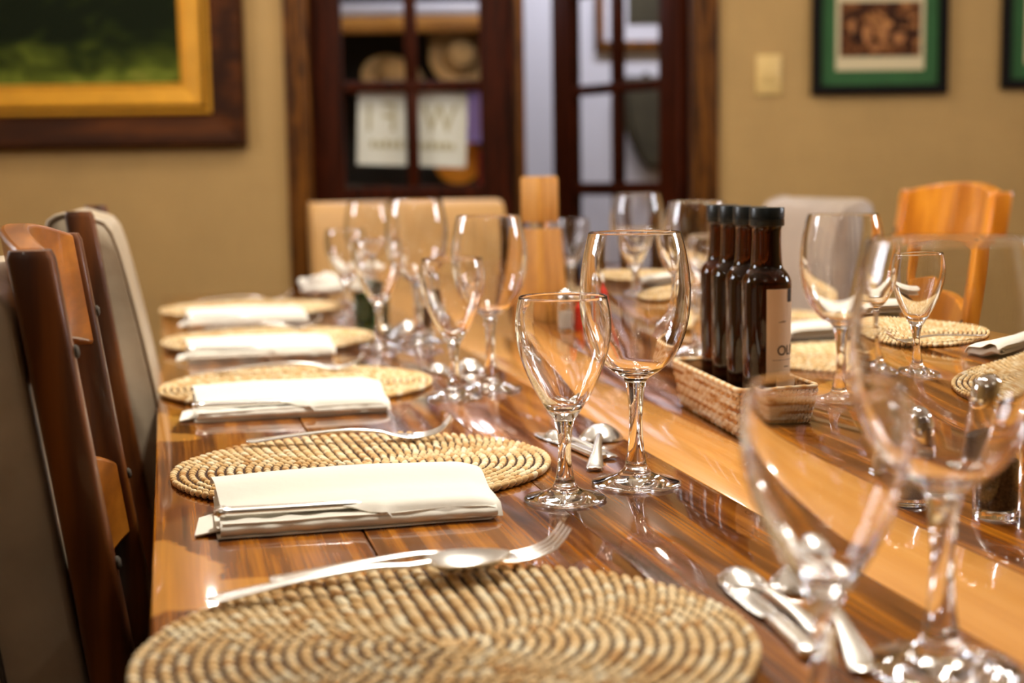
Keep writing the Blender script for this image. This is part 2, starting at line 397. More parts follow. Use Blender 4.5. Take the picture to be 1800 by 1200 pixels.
# door frame (jambs and head)
tr = thing('trim_1', None, None, ORG, PHI, kind='structure')
box('jamb', -.468, -.396, -.02, .12, 0, 2.12, M_jamb, tr, bevel=.005)
box('jamb', .738, .816, -.02, .12, 0, 2.12, M_jamb, tr, bevel=.005)
box('door_head', -.468, .816, -.02, .12, 2.05, 2.13, M_jamb, tr, bevel=.005)

def make_leaf(name, loc, rotz, extra=False):
    r = thing(name, None, None, loc, rotz, kind='structure')
    W = .604; st = .094; y0, y1 = 0.0, .042
    box('stile', 0, st, y0, y1, .01, 2.045, M_door, r, bevel=.004)
    box('stile', W - .10, W, y0, y1, .01, 2.045, M_door, r, bevel=.004)
    if extra: box('meeting_bead', W, W + .034, y0 + .012, y1, .01, 2.045, M_jamb, r, bevel=.004)
    rows = [(.345, .625), (.657, .936), (.977, 1.258), (1.290, 1.57), (1.602, 1.882)]
    box('bottom_panel', st, W - .10, y0 + .012, y1 - .012, .2, .33, M_door, r, bevel=.003)
    zs = [(.01, .2), (.325, .345)] + [(rows[i][1], rows[i + 1][0]) for i in range(4)] + [(1.882, 2.045)]
    for a, b in zs: box('rail', st - .002, W - .098, y0 + .004, y1 - .004, a, b, M_door, r, bevel=.004)
    xm = (st + W - .10) / 2
    for a, b in rows:
        box('muntin', xm - .019, xm + .019, y0 + .006, y1 - .006, a - .001, b + .001, M_door, r, bevel=.004)
        for xa, xb in ((st, xm - .019), (xm + .019, W - .10)):
            box('pane', xa - .003, xb + .003, .019, .023, a - .003, b + .003, M_pane, r)
    return r
make_leaf('door_1', room(-.397, .03, 0), PHI, True)
make_leaf('door_2', room(.737, .03, 0), PHI + radians(125))

# ------------------------------------------------------------------ passage contents
sh = thing('display_cabinet', 'black lined display cabinet with a wooden shelf edge behind the left glazed door', 'cabinet', room(-.5, .9, 0), PHI)
box('back_panel', -.6, .66, .36, .38, 0, 2.2, M_shelf, sh)
box('side_panel', -.62, -.6, 0, .38, 0, 2.2, M_shelf, sh); box('side_panel', .66, .68, 0, .38, 0, 2.2, M_shelf, sh)
box('shelf', -.6, .66, .02, .36, .93, .955, M_shelf, sh, bevel=.002)
box('shelf', -.6, .66, .02, .36, 1.315, 1.34, M_shelf, sh, bevel=.002)
box('shelf_edge', -.6, .66, 0, .02, 1.515, 1.572, M_shelf_wood, sh, bevel=.003)
box('top_shelf', -.6, .66, 0, .36, 1.574, 1.618, M_white, sh, bevel=.003)
box('plinth', -.6, .66, .04, .36, 0, .08, M_shelf, sh)

def make_hat(name, label, s, off, z, rot, R=.135):
    r = thing(name, label, 'hat', room(s, off, z), PHI)
    prof = crom([(0, .085), (.03, .088), (.052, .07), (.06, .03), (.063, .006), (.08, .0), (R * .85, .004), (R, .012)], 3)
    o = lathe('hat_body', prof + [(a, b - .003) for a, b in reversed(prof)], M_straw_hat, r, 32)
    b = lathe('hat_band', [(.0615, .008), (.0635, .008), (.0615, .028), (.0595, .028), (.0615, .008)], M_shelf_wood, r, 32)
    for q in (o, b): q.rotation_euler = rot
    return r
make_hat('straw_hat', 'pale straw hat tilted up behind the upper right pane of the left door', .055, 1.05, 1.425, (radians(62), radians(28), 0), .115)
make_hat('straw_hat', 'darker straw hat behind the upper left pane of the left door', -.19, 1.07, 1.355, (radians(50), radians(22), 0), .12)
make_hat('straw_hat', 'straw hat hung under the yellow shelf edge, above the pale tilted hat', .06, 1.22, 1.52, (radians(100), radians(-4), 0), .12)

pl = lathe('orange_bowl', crom([(0, 0), (.03, 0), (.035, .006), (.07, .03), (.088, .06), (.085, .06), (.066, .034), (.03, .012), (0, .01)], 3), M_orange, None, 36, room(.045, 1.0, .985), (radians(75), 0, PHI))
pl.location = room(.045, 1.08, 1.045)
tag(pl, 'round orange bowl stood on edge on the shelf behind the paper sign', 'bowl')
pc = meshobj('purple_cloth', *(lambda: ([(-.05 + .1 * i / 8, .012 * sin(i * 1.3), 1.345 - .21 * j / 6 ) for j in range(7) for i in range(9)] + [(-.05 + .1 * i / 8, .014 + .012 * sin(i * 1.3), 1.345 - .21 * j / 6) for j in range(7) for i in range(9)],
    [(j * 9 + i, j * 9 + i + 1, j * 9 + i + 10, j * 9 + i + 9) for j in range(6) for i in range(8)] + [(63 + j * 9 + i + 9, 63 + j * 9 + i + 10, 63 + j * 9 + i + 1, 63 + j * 9 + i) for j in range(6) for i in range(8)]))(), M_purple, None, True, room(.125, .96, -.01), (0, 0, PHI))
tag(pc, 'purple cloth hanging beside the paper sign in the right pane', 'cloth')
cc = box('crimson_box', -.035, .035, -.03, .03, 0, .14, M_crimson, bevel=.006, loc=room(.150, 1.00, .956), rot=(0, 0, PHI)); tag(cc, 'crimson box standing next to the orange bowl on the shelf', 'box')

# the paper sign taped to the outside of the glass: the print shows through mirrored
def text_mesh(body, size, extrude=.0003, gap=1.0):
    cu = bpy.data.curves.new('t', 'FONT'); cu.body = body; cu.size = size; cu.extrude = extrude; cu.align_x = 'LEFT'; cu.space_character = gap
    o = bpy.data.objects.new('t', cu); COL.objects.link(o); bpy.context.view_layer.update()
    me = bpy.data.meshes.new_from_object(o.evaluated_get(bpy.context.evaluated_depsgraph_get()))
    bpy.data.objects.remove(o); bpy.data.curves.remove(cu); return me
sg = thing('paper_sign', 'white paper wifi sign seen from behind through the left glazed door', 'sign', room(-.10, .082, 1.150), PHI)
box('sheet', -.165, .165, 0, .0012, -.112, .112, M_paper, sg, rot=(0, radians(2.5), 0))
tm = text_mesh('WIFI', .125, gap=1.45)
xs = [v.co.x for v in tm.vertices]; wid = max(xs) - min(xs); x0_ = min(xs)
for v in tm.vertices:
    x, y, z = v.co; v.co = (.135 - (x - x0_) / wid * .27, -.0016 - z, y + .0)
tm.flip_normals(); tm.materials.append(M_print)
to = meshshared('lettering', tm, sg, (0, 0, -.01), (0, radians(2.5), 0))
V, F = [], []
for k, (xa, xb, h) in enumerate([(-.125, -.113, .024), (-.106, -.09, .02), (-.084, -.07, .026), (-.064, -.05, .022), (-.044, -.03, .026), (-.02, -.004, .022), (.012, .026, .024), (.032, .048, .02), (.054, .068, .026), (.074, .09, .022), (.096, .112, .025), (.118, .13, .02)]):
    v, f = box_vf(xa, xb, -.002, -.0004, -.062, -.062 + h); n = len(V); V += v; F += [tuple(i + n for i in q) for q in f]
meshobj('small_print', V, F, M_print, sg, False, rot=(0, radians(2.5), 0))

cp = thing('passage_picture', 'brown wooden framed picture on the white passage wall behind the right door', 'picture', room(.80, 1.45, 1.72), PHI)
box('canvas', -.17, .17, -.02, 0, -.2, .2, M_white, cp)
for b in ((-.2, -.165, -.03, 0, -.23, .23), (.165, .2, -.03, 0, -.23, .23), (-.2, .2, -.03, 0, -.235, -.195), (-.2, .2, -.03, 0, .195, .235)): box('frame_side', *b, M_jamb, cp, bevel=.004)
box('print', -.07, .13, -.024, -.02, -.13, .15, M_coat, cp)
ct = thing('hanging_coat', 'dark olive coat hanging on the passage wall, seen through the right door', 'coat', room(.80, 1.38, 1.36), PHI)
V, F = [], []; nu, nv = 24, 14
for j in range(nv + 1):
    t = j / nv; hw = .11 * (1 - t) ** .6 * (.75 + .4 * sin(t * 2.2)) + .022; dp = .035
    for i in range(nu):
        a = 2 * pi * i / nu; V.append((hw * cos(a) * (1 + .12 * sin(5 * a)) + .03 * t, dp * sin(a) * (1 + .15 * sin(7 * a)), .02 - .36 * t))
for j in range(nv):
    for i in range(nu): F.append((j * nu + i, (j + 1) * nu + i, (j + 1) * nu + (i + 1) % nu, j * nu + (i + 1) % nu))
F.append(tuple(range(nu))); F.append(tuple(nv * nu + i for i in reversed(range(nu))))
meshobj('coat_body', V, F, M_coat, ct, True)
lathe('coat_hook', [(0, 0), (.012, 0), (.012, .006), (.005, .01), (.005, .05), (.009, .056), (0, .06)], M_bulb_housing, ct, 16, (0, .068, .03), (pi / 2, 0, 0))
lp = thing('passage_lamp', 'cool white tube lamp above the display cabinet', 'lamp', room(-.21, .88, 1.96), PHI)
box('diffuser', -.15, .15, -.03, .03, -.10, .12, M_tube, lp, bevel=.012, seg=3)
box('lamp_housing', -.155, .155, .03, .07, -.11, .13, M_white, lp, bevel=.004)

# ------------------------------------------------------------------ pictures on the far wall
def frame_ring(name, x0, x1, z0, z1, prof, mat, parent):
    """mitred moulding: prof = (inset, depth towards the room)"""
    V, F = [], []; n = len(prof)
    for cx, cz in ((0, 0), (1, 0), (1, 1), (0, 1)):
        for ins, dep in prof:
            V.append((x0 + ins if cx == 0 else x1 - ins, -dep, z0 + ins if cz == 0 else z1 - ins))
    for c in range(4):
        c2 = (c + 1) % 4
        for k in range(n - 1): F.append((c * n + k, c2 * n + k, c2 * n + k + 1, c * n + k + 1))
    return meshobj(name, V, F, mat, parent, False)

def mat_landscape():
    m, N, L, p = newmat('oil_landscape')
    tc = N.new('ShaderNodeTexCoord'); sp = N.new('ShaderNodeSeparateXYZ'); L.new(tc.outputs['Object'], sp.inputs[0])
    n = N.new('ShaderNodeTexNoise'); n.inputs['Scale'].default_value = 9; n.inputs['Detail'].default_value = 5; n.inputs['Distortion'].default_value = .6
    mp = N.new('ShaderNodeMapping'); mp.inputs['Scale'].default_value = (1, 1, 1.8); L.new(tc.outputs['Object'], mp.inputs['Vector']); L.new(mp.outputs[0], n.inputs['Vector'])
    ma = N.new('ShaderNodeMath'); ma.operation = 'MULTIPLY_ADD'; ma.inputs[1].default_value = -.55; ma.inputs[2].default_value = 0
    # object z = 0 at the lower edge of the canvas: bright grass below, dark trees above
    mr = N.new('ShaderNodeMapRange'); mr.inputs[1].default_value = .0; mr.inputs[2].default_value = .16; L.new(sp.outputs['Z'], mr.inputs[0]); L.new(mr.outputs[0], ma.inputs[0])
    ad = N.new('ShaderNodeMath'); ad.operation = 'ADD'; L.new(n.outputs['Fac'], ad.inputs[0]); L.new(ma.outputs[0], ad.inputs[1])
    cr = N.new('ShaderNodeValToRGB'); e = cr.color_ramp.elements
    e[0].position = -.0; e[0].color = srgb(16, 24, 4); e[1].position = .75; e[1].color = srgb(150, 140, 60)
    for ps, c in ((.14, (36, 46, 8)), (.32, (66, 76, 18)), (.48, (104, 116, 36))): q = e.new(ps); q.color = srgb(*c)
    L.new(ad.outputs[0], cr.inputs['Fac']); L.new(cr.outputs['Color'], p.inputs['Base Color']); p.inputs['Roughness'].default_value = .6
    b = N.new('ShaderNodeBump'); b.inputs['Strength'].default_value = .3; b.inputs['Distance'].default_value = .002; L.new(n.outputs['Fac'], b.inputs['Height']); L.new(b.outputs['Normal'], p.inputs['Normal'])
    return m
def mat_print():
    m, N, L, p = newmat('sepia_print')
    tc = N.new('ShaderNodeTexCoord'); n = N.new('ShaderNodeTexNoise'); n.inputs['Scale'].default_value = 26; n.inputs['Detail'].default_value = 4; n.inputs['Distortion'].default_value = 1.0
    L.new(tc.outputs['Object'], n.inputs['Vector'])
    cr = N.new('ShaderNodeValToRGB'); e = cr.color_ramp.elements
    e[0].position = .4; e[0].color = srgb(36, 20, 12); e[1].position = .72; e[1].color = srgb(198, 140, 82)
    q = e.new(.55); q.color = srgb(96, 54, 26)
    L.new(n.outputs['Fac'], cr.inputs['Fac']); L.new(cr.outputs['Color'], p.inputs['Base Color']); p.inputs['Roughness'].default_value = .5; return m
M_land = mat_landscape(); M_printpic = mat_print()
for _m in (M_land, M_printpic): _m.node_tree.nodes['Principled BSDF'].inputs['Specular IOR Level'].default_value = .1
P = thing('landscape_painting', 'large green landscape painting in a gold and dark wood frame on the left wall', 'painting', room(-.582, -.001, 1.101), PHI)
X0, X1, Z0, Z1 = -1.35, 0.0, 0.0, .95
frame_ring('outer_frame', X0, X1, Z0, Z1, [(0, 0), (0, .035), (.008, .05), (.02, .052), (.085, .034), (.098, .036)], M_frame_wood, P)
frame_ring('gold_bead', X0, X1, Z0, Z1, [(.098, .030), (.098, .042), (.102, .046), (.107, .046), (.110, .042), (.110, .025)], M_gold, P)
frame_ring('dark_groove', X0, X1, Z0, Z1, [(.109, .024), (.123, .024)], M_frame_wood, P)
frame_ring('gold_slip', X0, X1, Z0, Z1, [(.122, .022), (.122, .034), (.127, .036), (.132, .034), (.178, .018), (.181, .024), (.186, .024), (.188, .010)], M_gold, P)
box('canvas', X0 + .186, X1 - .186, -.014, -.002, 0, Z1 - .372, M_land, P, loc=(0, 0, .186))

def small_picture(name, label, s0, s1, z0, z1):
    P = thing(name, label, 'picture', room(s0, -.001, z0), PHI); W = s1 - s0; Hh = z1 - z0
    frame_ring('black_frame', 0, W, 0, Hh, [(0, 0), (0, .022), (.004, .026), (.026, .024), (.029, .008)], M_black, P)
    frame_ring('green_mount', 0, W, 0, Hh, [(.028, .010), (.072, .010)], M_greenmat, P)
    frame_ring('cream_mount', 0, W, 0, Hh, [(.0715, .0115), (.0715, .012), (.079, .012)], M_cream, P)
    box('cream_sheet', .072, W - .072, -.011, -.004, .072, Hh - .072, M_cream, P)
    box('print', .084, W - .084, -.0135, -.011, .112, .272, M_printpic, P)
    # pale figures and their lamp in the dark print
    V, F = [], []
    for fx, fz, rx, rz in ((.12, .20, .010, .024), (.165, .178, .014, .030), (.215, .182, .014, .028), (.26, .165, .02, .016), (.19, .135, .02, .010)):
        n = len(V); V.append((fx, -.0142, fz)); 
        for k in range(12): a = 2 * pi * k / 12; V.append((fx + rx * cos(a) * (1 + .15 * sin(3 * a)), -.0138, fz + rz * sin(a)))
        for k in range(12): F.append((n, n + 1 + k, n + 1 + (k + 1) % 12))
    meshobj('printed_figures', V, F, M_printfig, P, False)
    return P
M_printfig = simple('sepia_figures', srgb(170, 112, 58), .6, var=.4, vscale=60)
small_picture('framed_print', 'black framed sepia print with green mount, beside the light switch', 1.096, 1.506, 1.228, 1.66)
small_picture('framed_print', 'black framed print with green mount cut by the right edge of the photo', 1.671, 2.08, 1.240, 1.672)
sw = thing('light_switch', 'cream yellow light switch plate on the tan wall beside the doors', 'switch', room(.967, 0, 1.291), PHI)
box('switch_plate', -.038, .038, -.009, 0, -.058, .058, M_switch, sw, bevel=.003)
for dx in (-.013, .013): box('rocker', dx - .010, dx + .010, -.013, -.008, -.02, .02, M_switch, sw, bevel=.002)

# ------------------------------------------------------------------ ceiling fittings (out of view; they light the table)
for (fx, fy, fa, fn_, fp), lab in zip(FITTINGS, ('short louvred tube fitting over the far half of the table', 'short louvred tube fitting over the near half of the table')):
    t = thing('ceiling_fitting', lab, 'lamp', (fx, fy, FZ), fa)
    h = fn_ * .105 + .02
    box('fitting_tray', -.12, .12, -h, h, .012, .03, M_ceil, t, bevel=.002)
    for x in (-.12, .112): box('fitting_side', x, x + .008, -h, h, -.02, .012, M_ceil, t)
    for k in range(fn_ + 1):
        y = (k - fn_ / 2) * .21; box('louvre', -.112, .112, y - .004, y + .004, -.02, .012, M_ceil, t)
    for y in (-h * .7, h * .7): box('hanger', -.004, .004, y - .004, y + .004, .03, 2.6 - FZ, M_ceil, t)

for (x, y, z), lab in zip(SPARKLE_LIGHTS, ('left wall, nearer the camera', 'left wall, farther from the camera', 'camera, to its left', 'camera, to its right', 'right wall, nearer the camera', 'right wall, farther from the camera', 'left picture', 'right glazed door')):
    t = thing('sparkle_light_pendant', 'added cord pendant for a glass sparkle light, close to the ' + lab, 'lamp', (x, y, z), 0)  # unseen pendants added to carry the sparkle lights
    lathe('sparkle_light_socket', [(.0, .05), (.012, .05), (.016, .056), (.016, .085), (.006, .095), (0, .095)], M_bulb_housing, t, 20)
    lathe('cord', [(0, .09), (.002, .09), (.002, 2.6 - z), (0, 2.6 - z)], M_black, t, 8)

# ------------------------------------------------------------------ the table
TX0, TX1, TY0, TY1, TZ = -.02, 1.10, .22, 3.27, .75
tb = thing('dining_table', 'long glossy dining table of dark boards with a pale stripe', 'table', (0, 0, 0))
for _m in (M_table_dark, M_table_pale): _m.node_tree.nodes['Principled BSDF'].inputs['Specular IOR Level'].default_value = .12
def sapwood(base, name, blobs, light):
    """copy of the board wood with pale sapwood patches of their own outline"""
    m = base.copy(); m.name = name; N = m.node_tree.nodes; L = m.node_tree.links; p = N['Principled BSDF']
    cr = N[base['ramp']]
    geo = N.new('ShaderNodeTexCoord'); nz = N.new('ShaderNodeTexNoise'); nz.inputs['Scale'].default_value = 11; nz.inputs['Detail'].default_value = 3
    L.new(geo.outputs['Object'], nz.inputs['Vector'])
    sb = N.new('ShaderNodeVectorMath'); sb.operation = 'SUBTRACT'; L.new(nz.outputs['Color'], sb.inputs[0]); sb.inputs[1].default_value = (.5, .5, .5)
    scl = N.new('ShaderNodeVectorMath'); scl.operation = 'MULTIPLY_ADD'; scl.inputs[1].default_value = (.10, .18, 0); L.new(sb.outputs[0], scl.inputs[0]); L.new(geo.outputs['Object'], scl.inputs[2])
    last = None
    for cx, cy, rx, ry in blobs:
        a = N.new('ShaderNodeVectorMath'); a.operation = 'SUBTRACT'; a.inputs[1].default_value = (cx, cy, 0); L.new(scl.outputs[0], a.inputs[0])
        b = N.new('ShaderNodeVectorMath'); b.operation = 'MULTIPLY'; b.inputs[1].default_value = (1 / rx, 1 / ry, 0); L.new(a.outputs[0], b.inputs[0])
        c = N.new('ShaderNodeVectorMath'); c.operation = 'LENGTH'; L.new(b.outputs[0], c.inputs[0])
        if last is None: last = c.outputs['Value']
        else:
            mn = N.new('ShaderNodeMath'); mn.operation = 'MINIMUM'; L.new(last, mn.inputs[0]); L.new(c.outputs['Value'], mn.inputs[1]); last = mn.outputs[0]
    mr = N.new('ShaderNodeMapRange'); mr.inputs[1].default_value = 1.0; mr.inputs[2].default_value = .90; L.new(last, mr.inputs[0])
    mx = N.new('ShaderNodeMix'); mx.data_type = 'RGBA'; L.new(mr.outputs[0], mx.inputs[0]); L.new(cr.outputs['Color'], mx.inputs[6])
    mul = N.new('ShaderNodeMix'); mul.data_type = 'RGBA'; mul.blend_type = 'MIX'; mul.inputs[0].default_value = .45; mul.inputs[6].default_value = light; L.new(cr.outputs['Color'], mul.inputs[7])
    L.new(mul.outputs[2], mx.inputs[7]); L.new(mx.outputs[2], p.inputs['Base Color']); return m
SAP = srgb(226, 158, 66)
M_edge_l = sapwood(M_table_dark, 'table_left_edge', [(-.02, 1.52, .038, .11), (-.02, .94, .045, .10), (.055, .885, .075, .045), (-.03, 2.6, .08, .25), (-.02, .6, .10, .12), (0, .35, .1, .2)], SAP)
M_edge_r = sapwood(M_table_dark, 'table_right_edge', [(.80, 1.46, .10, .13), (.84, .9, .12, .28), (.78, 2.05, .10, .14), (1.05, 2.5, .2, .5), (1.1, 1.6, .1, .4), (1.05, .5, .1, .3)], SAP)
BO = [(TX0, .131, M_edge_l), (.131, .29, M_table_dark), (.29, .425, M_table_dark), (.425, .52, M_table_pale), (.52, .685, M_table_dark), (.685, .90, M_edge_r), (.90, TX1, M_edge_r)]
for a, b, m in BO:
    box('tabletop_board', a + .0002, b - .0002, TY0, TY1, TZ - .042, TZ, m, tb, bevel=.0008 if a > 0 and b < 1.05 else .003, seg=2)
box('apron', TX0 + .08, TX0 + .105, TY0 + .12, TY1 - .12, TZ - .13, TZ - .042, M_table_dark, tb); box('apron', TX1 - .105, TX1 - .08, TY0 + .12, TY1 - .12, TZ - .13, TZ - .042, M_table_dark, tb)
box('apron', TX0 + .105, TX1 - .105, TY0 + .12, TY0 + .145, TZ - .13, TZ - .042, M_table_dark, tb); box('apron', TX0 + .105, TX1 - .105, TY1 - .145, TY1 - .12, TZ - .13, TZ - .042, M_table_dark, tb)
for x in (TX0 + .12, TX1 - .12):
    for y in (TY0 + .16, TY1 - .16): box('leg', x - .045, x + .045, y - .045, y + .045, 0, TZ - .042, M_table_dark, tb, bevel=.006)

# ------------------------------------------------------------------ chairs
def slat_curve(name, w, zc, h, thick, xfun, mat, parent, top=lambda u: 0, bot=lambda u: 0, bow=.02, n=14):
    """a back rail between two posts: bowed in plan, its top and bottom edges shaped by top(u), bot(u)"""
    V, F = [], []
    for i in range(n + 1):
        u = -1 + 2 * i / n; y = u * w
        zt = zc + h / 2 + top(u); zb = zc - h / 2 + bot(u)
        for z, sgn in ((zb, -1), (zb, 1), (zt, 1), (zt, -1)):
            inset = .003 if z == zt or z == zb else 0
            V.append((xfun(z) - bow * (1 - u * u) + sgn * thick / 2, y, z))
    for i in range(n):
        for k in range(4):
            F.append((i * 4 + k, i * 4 + (k + 1) % 4, (i + 1) * 4 + (k + 1) % 4, (i + 1) * 4 + k))
    F.append((3, 2, 1, 0)); m = n * 4; F.append((m, m + 1, m + 2, m + 3))
    o = meshobj(name, V, F, mat, parent, True, sharp=30)
    bv = o.modifiers.new('bevel', 'BEVEL'); bv.width = .004; bv.segments = 3; bv.limit_method = 'ANGLE'; bv.angle_limit = radians(40)
    return o

def post_x(z): return -.175 - .137 * max(0, z - .45) + .03 * max(0, .45 - z) * -2 * .6
def back_post(mat, parent, y, top=.957, hx=.016, hy=.017):
    pts = []; up = Vector((1, 0, 0)); side = Vector((0, 1, 0))
    zs = [0, .1, .25, .45, .6, .75, .9, top - .006, top]
    for z in zs:
        k = 1 if z < top - .001 else .86
        f = 1.12 if z < .75 else 1.0
        pts.append((Vector((post_x(z), y, z)), side, up, hy * k, hx * k * f))
    V, F = sweep_vf(pts, BOXY)
    return meshobj('back_post', V, F, mat, parent, True, sharp=45)

def pad(name, y0, y1, prof, mat, parent, bulge=.02):
    """upholstered pad: side profile (x, z) swept across y with rounded shoulders"""
    V, F = [], []; n = len(prof); cx = sum(p[0] for p in prof) / n; cz = sum(p[1] for p in prof) / n
    ys = [(0, .90), (.012, .965), (.035, 1.0), (.25, 1 + bulge), (.5, 1 + 1.5 * bulge), (.75, 1 + bulge), (.965, 1.0), (.988, .965), (1, .90)]
    for t, s in ys:
        for x, z in prof: V.append((cx + (x - cx) * s, y0 + (y1 - y0) * t, cz + (z - cz) * (1 - (1 - s) * .3 if s < 1 else 1)))
    for i in range(len(ys) - 1):
        for k in range(n): F.append((i * n + k, i * n + (k + 1) % n, (i + 1) * n + (k + 1) % n, (i + 1) * n + k))
    F.append(tuple(range(n - 1, -1, -1))); m = (len(ys) - 1) * n; F.append(tuple(range(m, m + n)))
    o = meshobj(name, V, F, mat, parent, True)
    o.data.set_sharp_from_angle(angle=radians(60)); return o

def piping(name, pts, r, mat, parent):
    V, F = [], []; n = 6
    for i, p in enumerate(pts):
        p = Vector(p); q = Vector(pts[min(i + 1, len(pts) - 1)]) - Vector(pts[max(i - 1, 0)]); q.normalize()
        a = q.cross(Vector((0, 1, 0.01))); a.normalize(); b = q.cross(a)
        for k in range(n): V.append(p + a * (r * cos(2 * pi * k / n)) + b * (r * sin(2 * pi * k / n)))
    for i in range(len(pts) - 1):
        for k in range(n): F.append((i * n + k, i * n + (k + 1) % n, (i + 1) * n + (k + 1) % n, (i + 1) * n + k))
    return meshobj(name, V, F, mat, parent, True)

def chair_base(r, mat, w=.225):
    for sy in (-1, 1):
        o = box('front_leg', .205, .243, sy * (w - .02) - .019, sy * (w - .02) + .019, 0, .435, mat, r, bevel=.004)
        box('side_stretcher', -.17, .21, sy * (w - .02) - .010, sy * (w - .02) + .010, .16, .195, mat, r, bevel=.003)
        box('side_apron', -.17, .21, sy * (w - .02) - .011, sy * (w - .02) + .011, .375, .43, mat, r, bevel=.003)
    box('front_apron', .213, .235, -w + .04, w - .04, .375, .43, mat, r, bevel=.003)
    box('cross_stretcher', .01, .03, -w + .03, w - .03, .165, .19, mat, r, bevel=.003)

def ladder_chair(label, loc, rotz, mat, leather_pad=False, w=.222, top=.957, group=None):
    r = thing('dining_chair', label, 'chair', loc, rotz, group)
    rail_m = M_rail if mat is M_chair else mat
    for sy in (-1, 1): back_post(mat, r, sy * w, top)
    slat_curve('top_rail', w - .015, top - .045, .09, .022, lambda z: post_x(z) + .0, rail_m, r, top=lambda u: .014 * (1 - u * u) - .004 + .004, bot=lambda u: .018 * (1 - u * u) - .012, bow=.022)
    slat_curve('middle_rail', w - .015, .718, .075, .02, lambda z: post_x(z) + .0, rail_m, r, top=lambda u: .028 * (1 - u * u) - .006, bow=.018)
    slat_curve('lower_rail', w - .015, .52, .04, .018, lambda z: post_x(z), rail_m, r, bow=.01)
    for sy in (-1, 1):
        for z in (top - .072, .755 - .02): lathe('peg', [(0, 0), (.005, 0), (.005, .0015), (.003, .003), (0, .003)], M_seam, r, 12, (post_x(z) + .0165, sy * w, z), (0, pi / 2 - .13, 0))
    chair_base(r, mat, w)
    V = []; F = []; prof = superell(28, 5)
    if leather_pad:
        x = post_x
        pr = crom([(x(z) - .019, z) for z in (.50, .62, .75, .86, .915)] + [(x(.93) - .030, .934), (x(.93) - .052, .943), (x(.93) - .082, .934), (x(.92) - .108, .905)] + [(x(z) - .112, z) for z in (.84, .75, .62, .50)], 3)
        pad('leather_back_pad', -w - .006, w + .006, pr, M_leather, r, .01)
        ln = crom([(post_x(z) - .075, z, 0) for z in (.50, .62, .75, .90)], 5)
        piping('pad_seam', [(p[0], -w - .0065, p[1]) for p in [(a[0], a[1]) for a in ln]], .0022, M_seam, r)
    z0 = .435
    pts = [(Vector((.035, 0, z)), Vector((0, 1, 0)), Vector((1, 0, 0)), w + .005 - d, .225 - d) for z, d in ((z0, .004), (z0 + .004, 0), (z0 + .018, 0), (z0 + .024, .005))]
    V, F = sweep_vf(pts, superell(32, 7)); meshobj('seat', V, F, mat, r, True, sharp=40)
    return r

def padded_chair(label, loc, rotz, wood_m, lm, posts=True, w=.222, top=.957, thick=.075, group=None, z_low=.40):
    r = thing('upholstered_chair', label, 'chair', loc, rotz, group)
    if posts:
        for sy in (-1, 1): back_post(wood_m, r, sy * w, top + .004)
    ww = w - .022 if posts else w
    f = .0
    x = post_x
    pr = crom([(x(.47) + .058, .47), (x(.60) + .052, .60), (x(.75) + .046, .75), (x(.86) + .040, .86), (x(.93) + .028, top - .022), (x(.95) + .004, top - .004), (x(.95) - .022, top), (x(.93) - .045, top - .02), (x(.86) - .05, .86), (x(.7) - .045, .70), (x(.5) - .04, .47)], 3)
    pad('backrest', -ww, ww, pr, lm, r, .012)
    V = []
    piping('back_piping', [(p[0] * 1.0, -ww + .003, p[1]) for p in pr], .003, lm, r)
    prs = crom([(-.16, .43), (.20, .43), (.235, .445), (.24, .475), (.21, .495), (0, .505), (-.15, .495), (-.165, .46)], 3)
    pad('seat_cushion', -w, w, prs, lm, r, .004)
    chair_base(r, wood_m, w)
    if not posts:
        for sy in (-1, 1): box('rear_leg', -.19, -.155, sy * (w - .02) - .018, sy * (w - .02) + .018, 0, .44, wood_m, r, bevel=.004)
    return r
# origin x so that the post top (z .957, local x -.244) sits at world x -.098
ladder_chair('dark wooden ladder-back chair with grey leather behind, nearest on the left side', (.152, 1.20, 0), 0, M_chair, True, w=.162, top=.961)
padded_chair('chair with a wooden post and rounded grey leather back, second on the left side', (.150, 1.89, 0), 0, M_chair, M_leather, True, top=.970, w=.20)
padded_chair('tan upholstered chair at the far head of the table, before the glazed doors', (.60, 3.38, 0), radians(-90), M_chair, M_leather_t, False, w=.25, top=.945)
padded_chair('pale grey leather chair on the right side by the tan wall', (1.02, 2.645, 0), radians(180), M_chair, M_leather_w, False, w=.18, top=.951)
ladder_chair('honey coloured wooden chair on the right side with an arched open back', (1.018, 2.165, 0), radians(169.7), M_chair_o, False, w=.20, top=.970)
ladder_chair('honey coloured wooden chair half cut off by the right edge of the photo', (1.06, 1.55, 0), radians(176), M_chair_o, False, w=.20, top=.93)

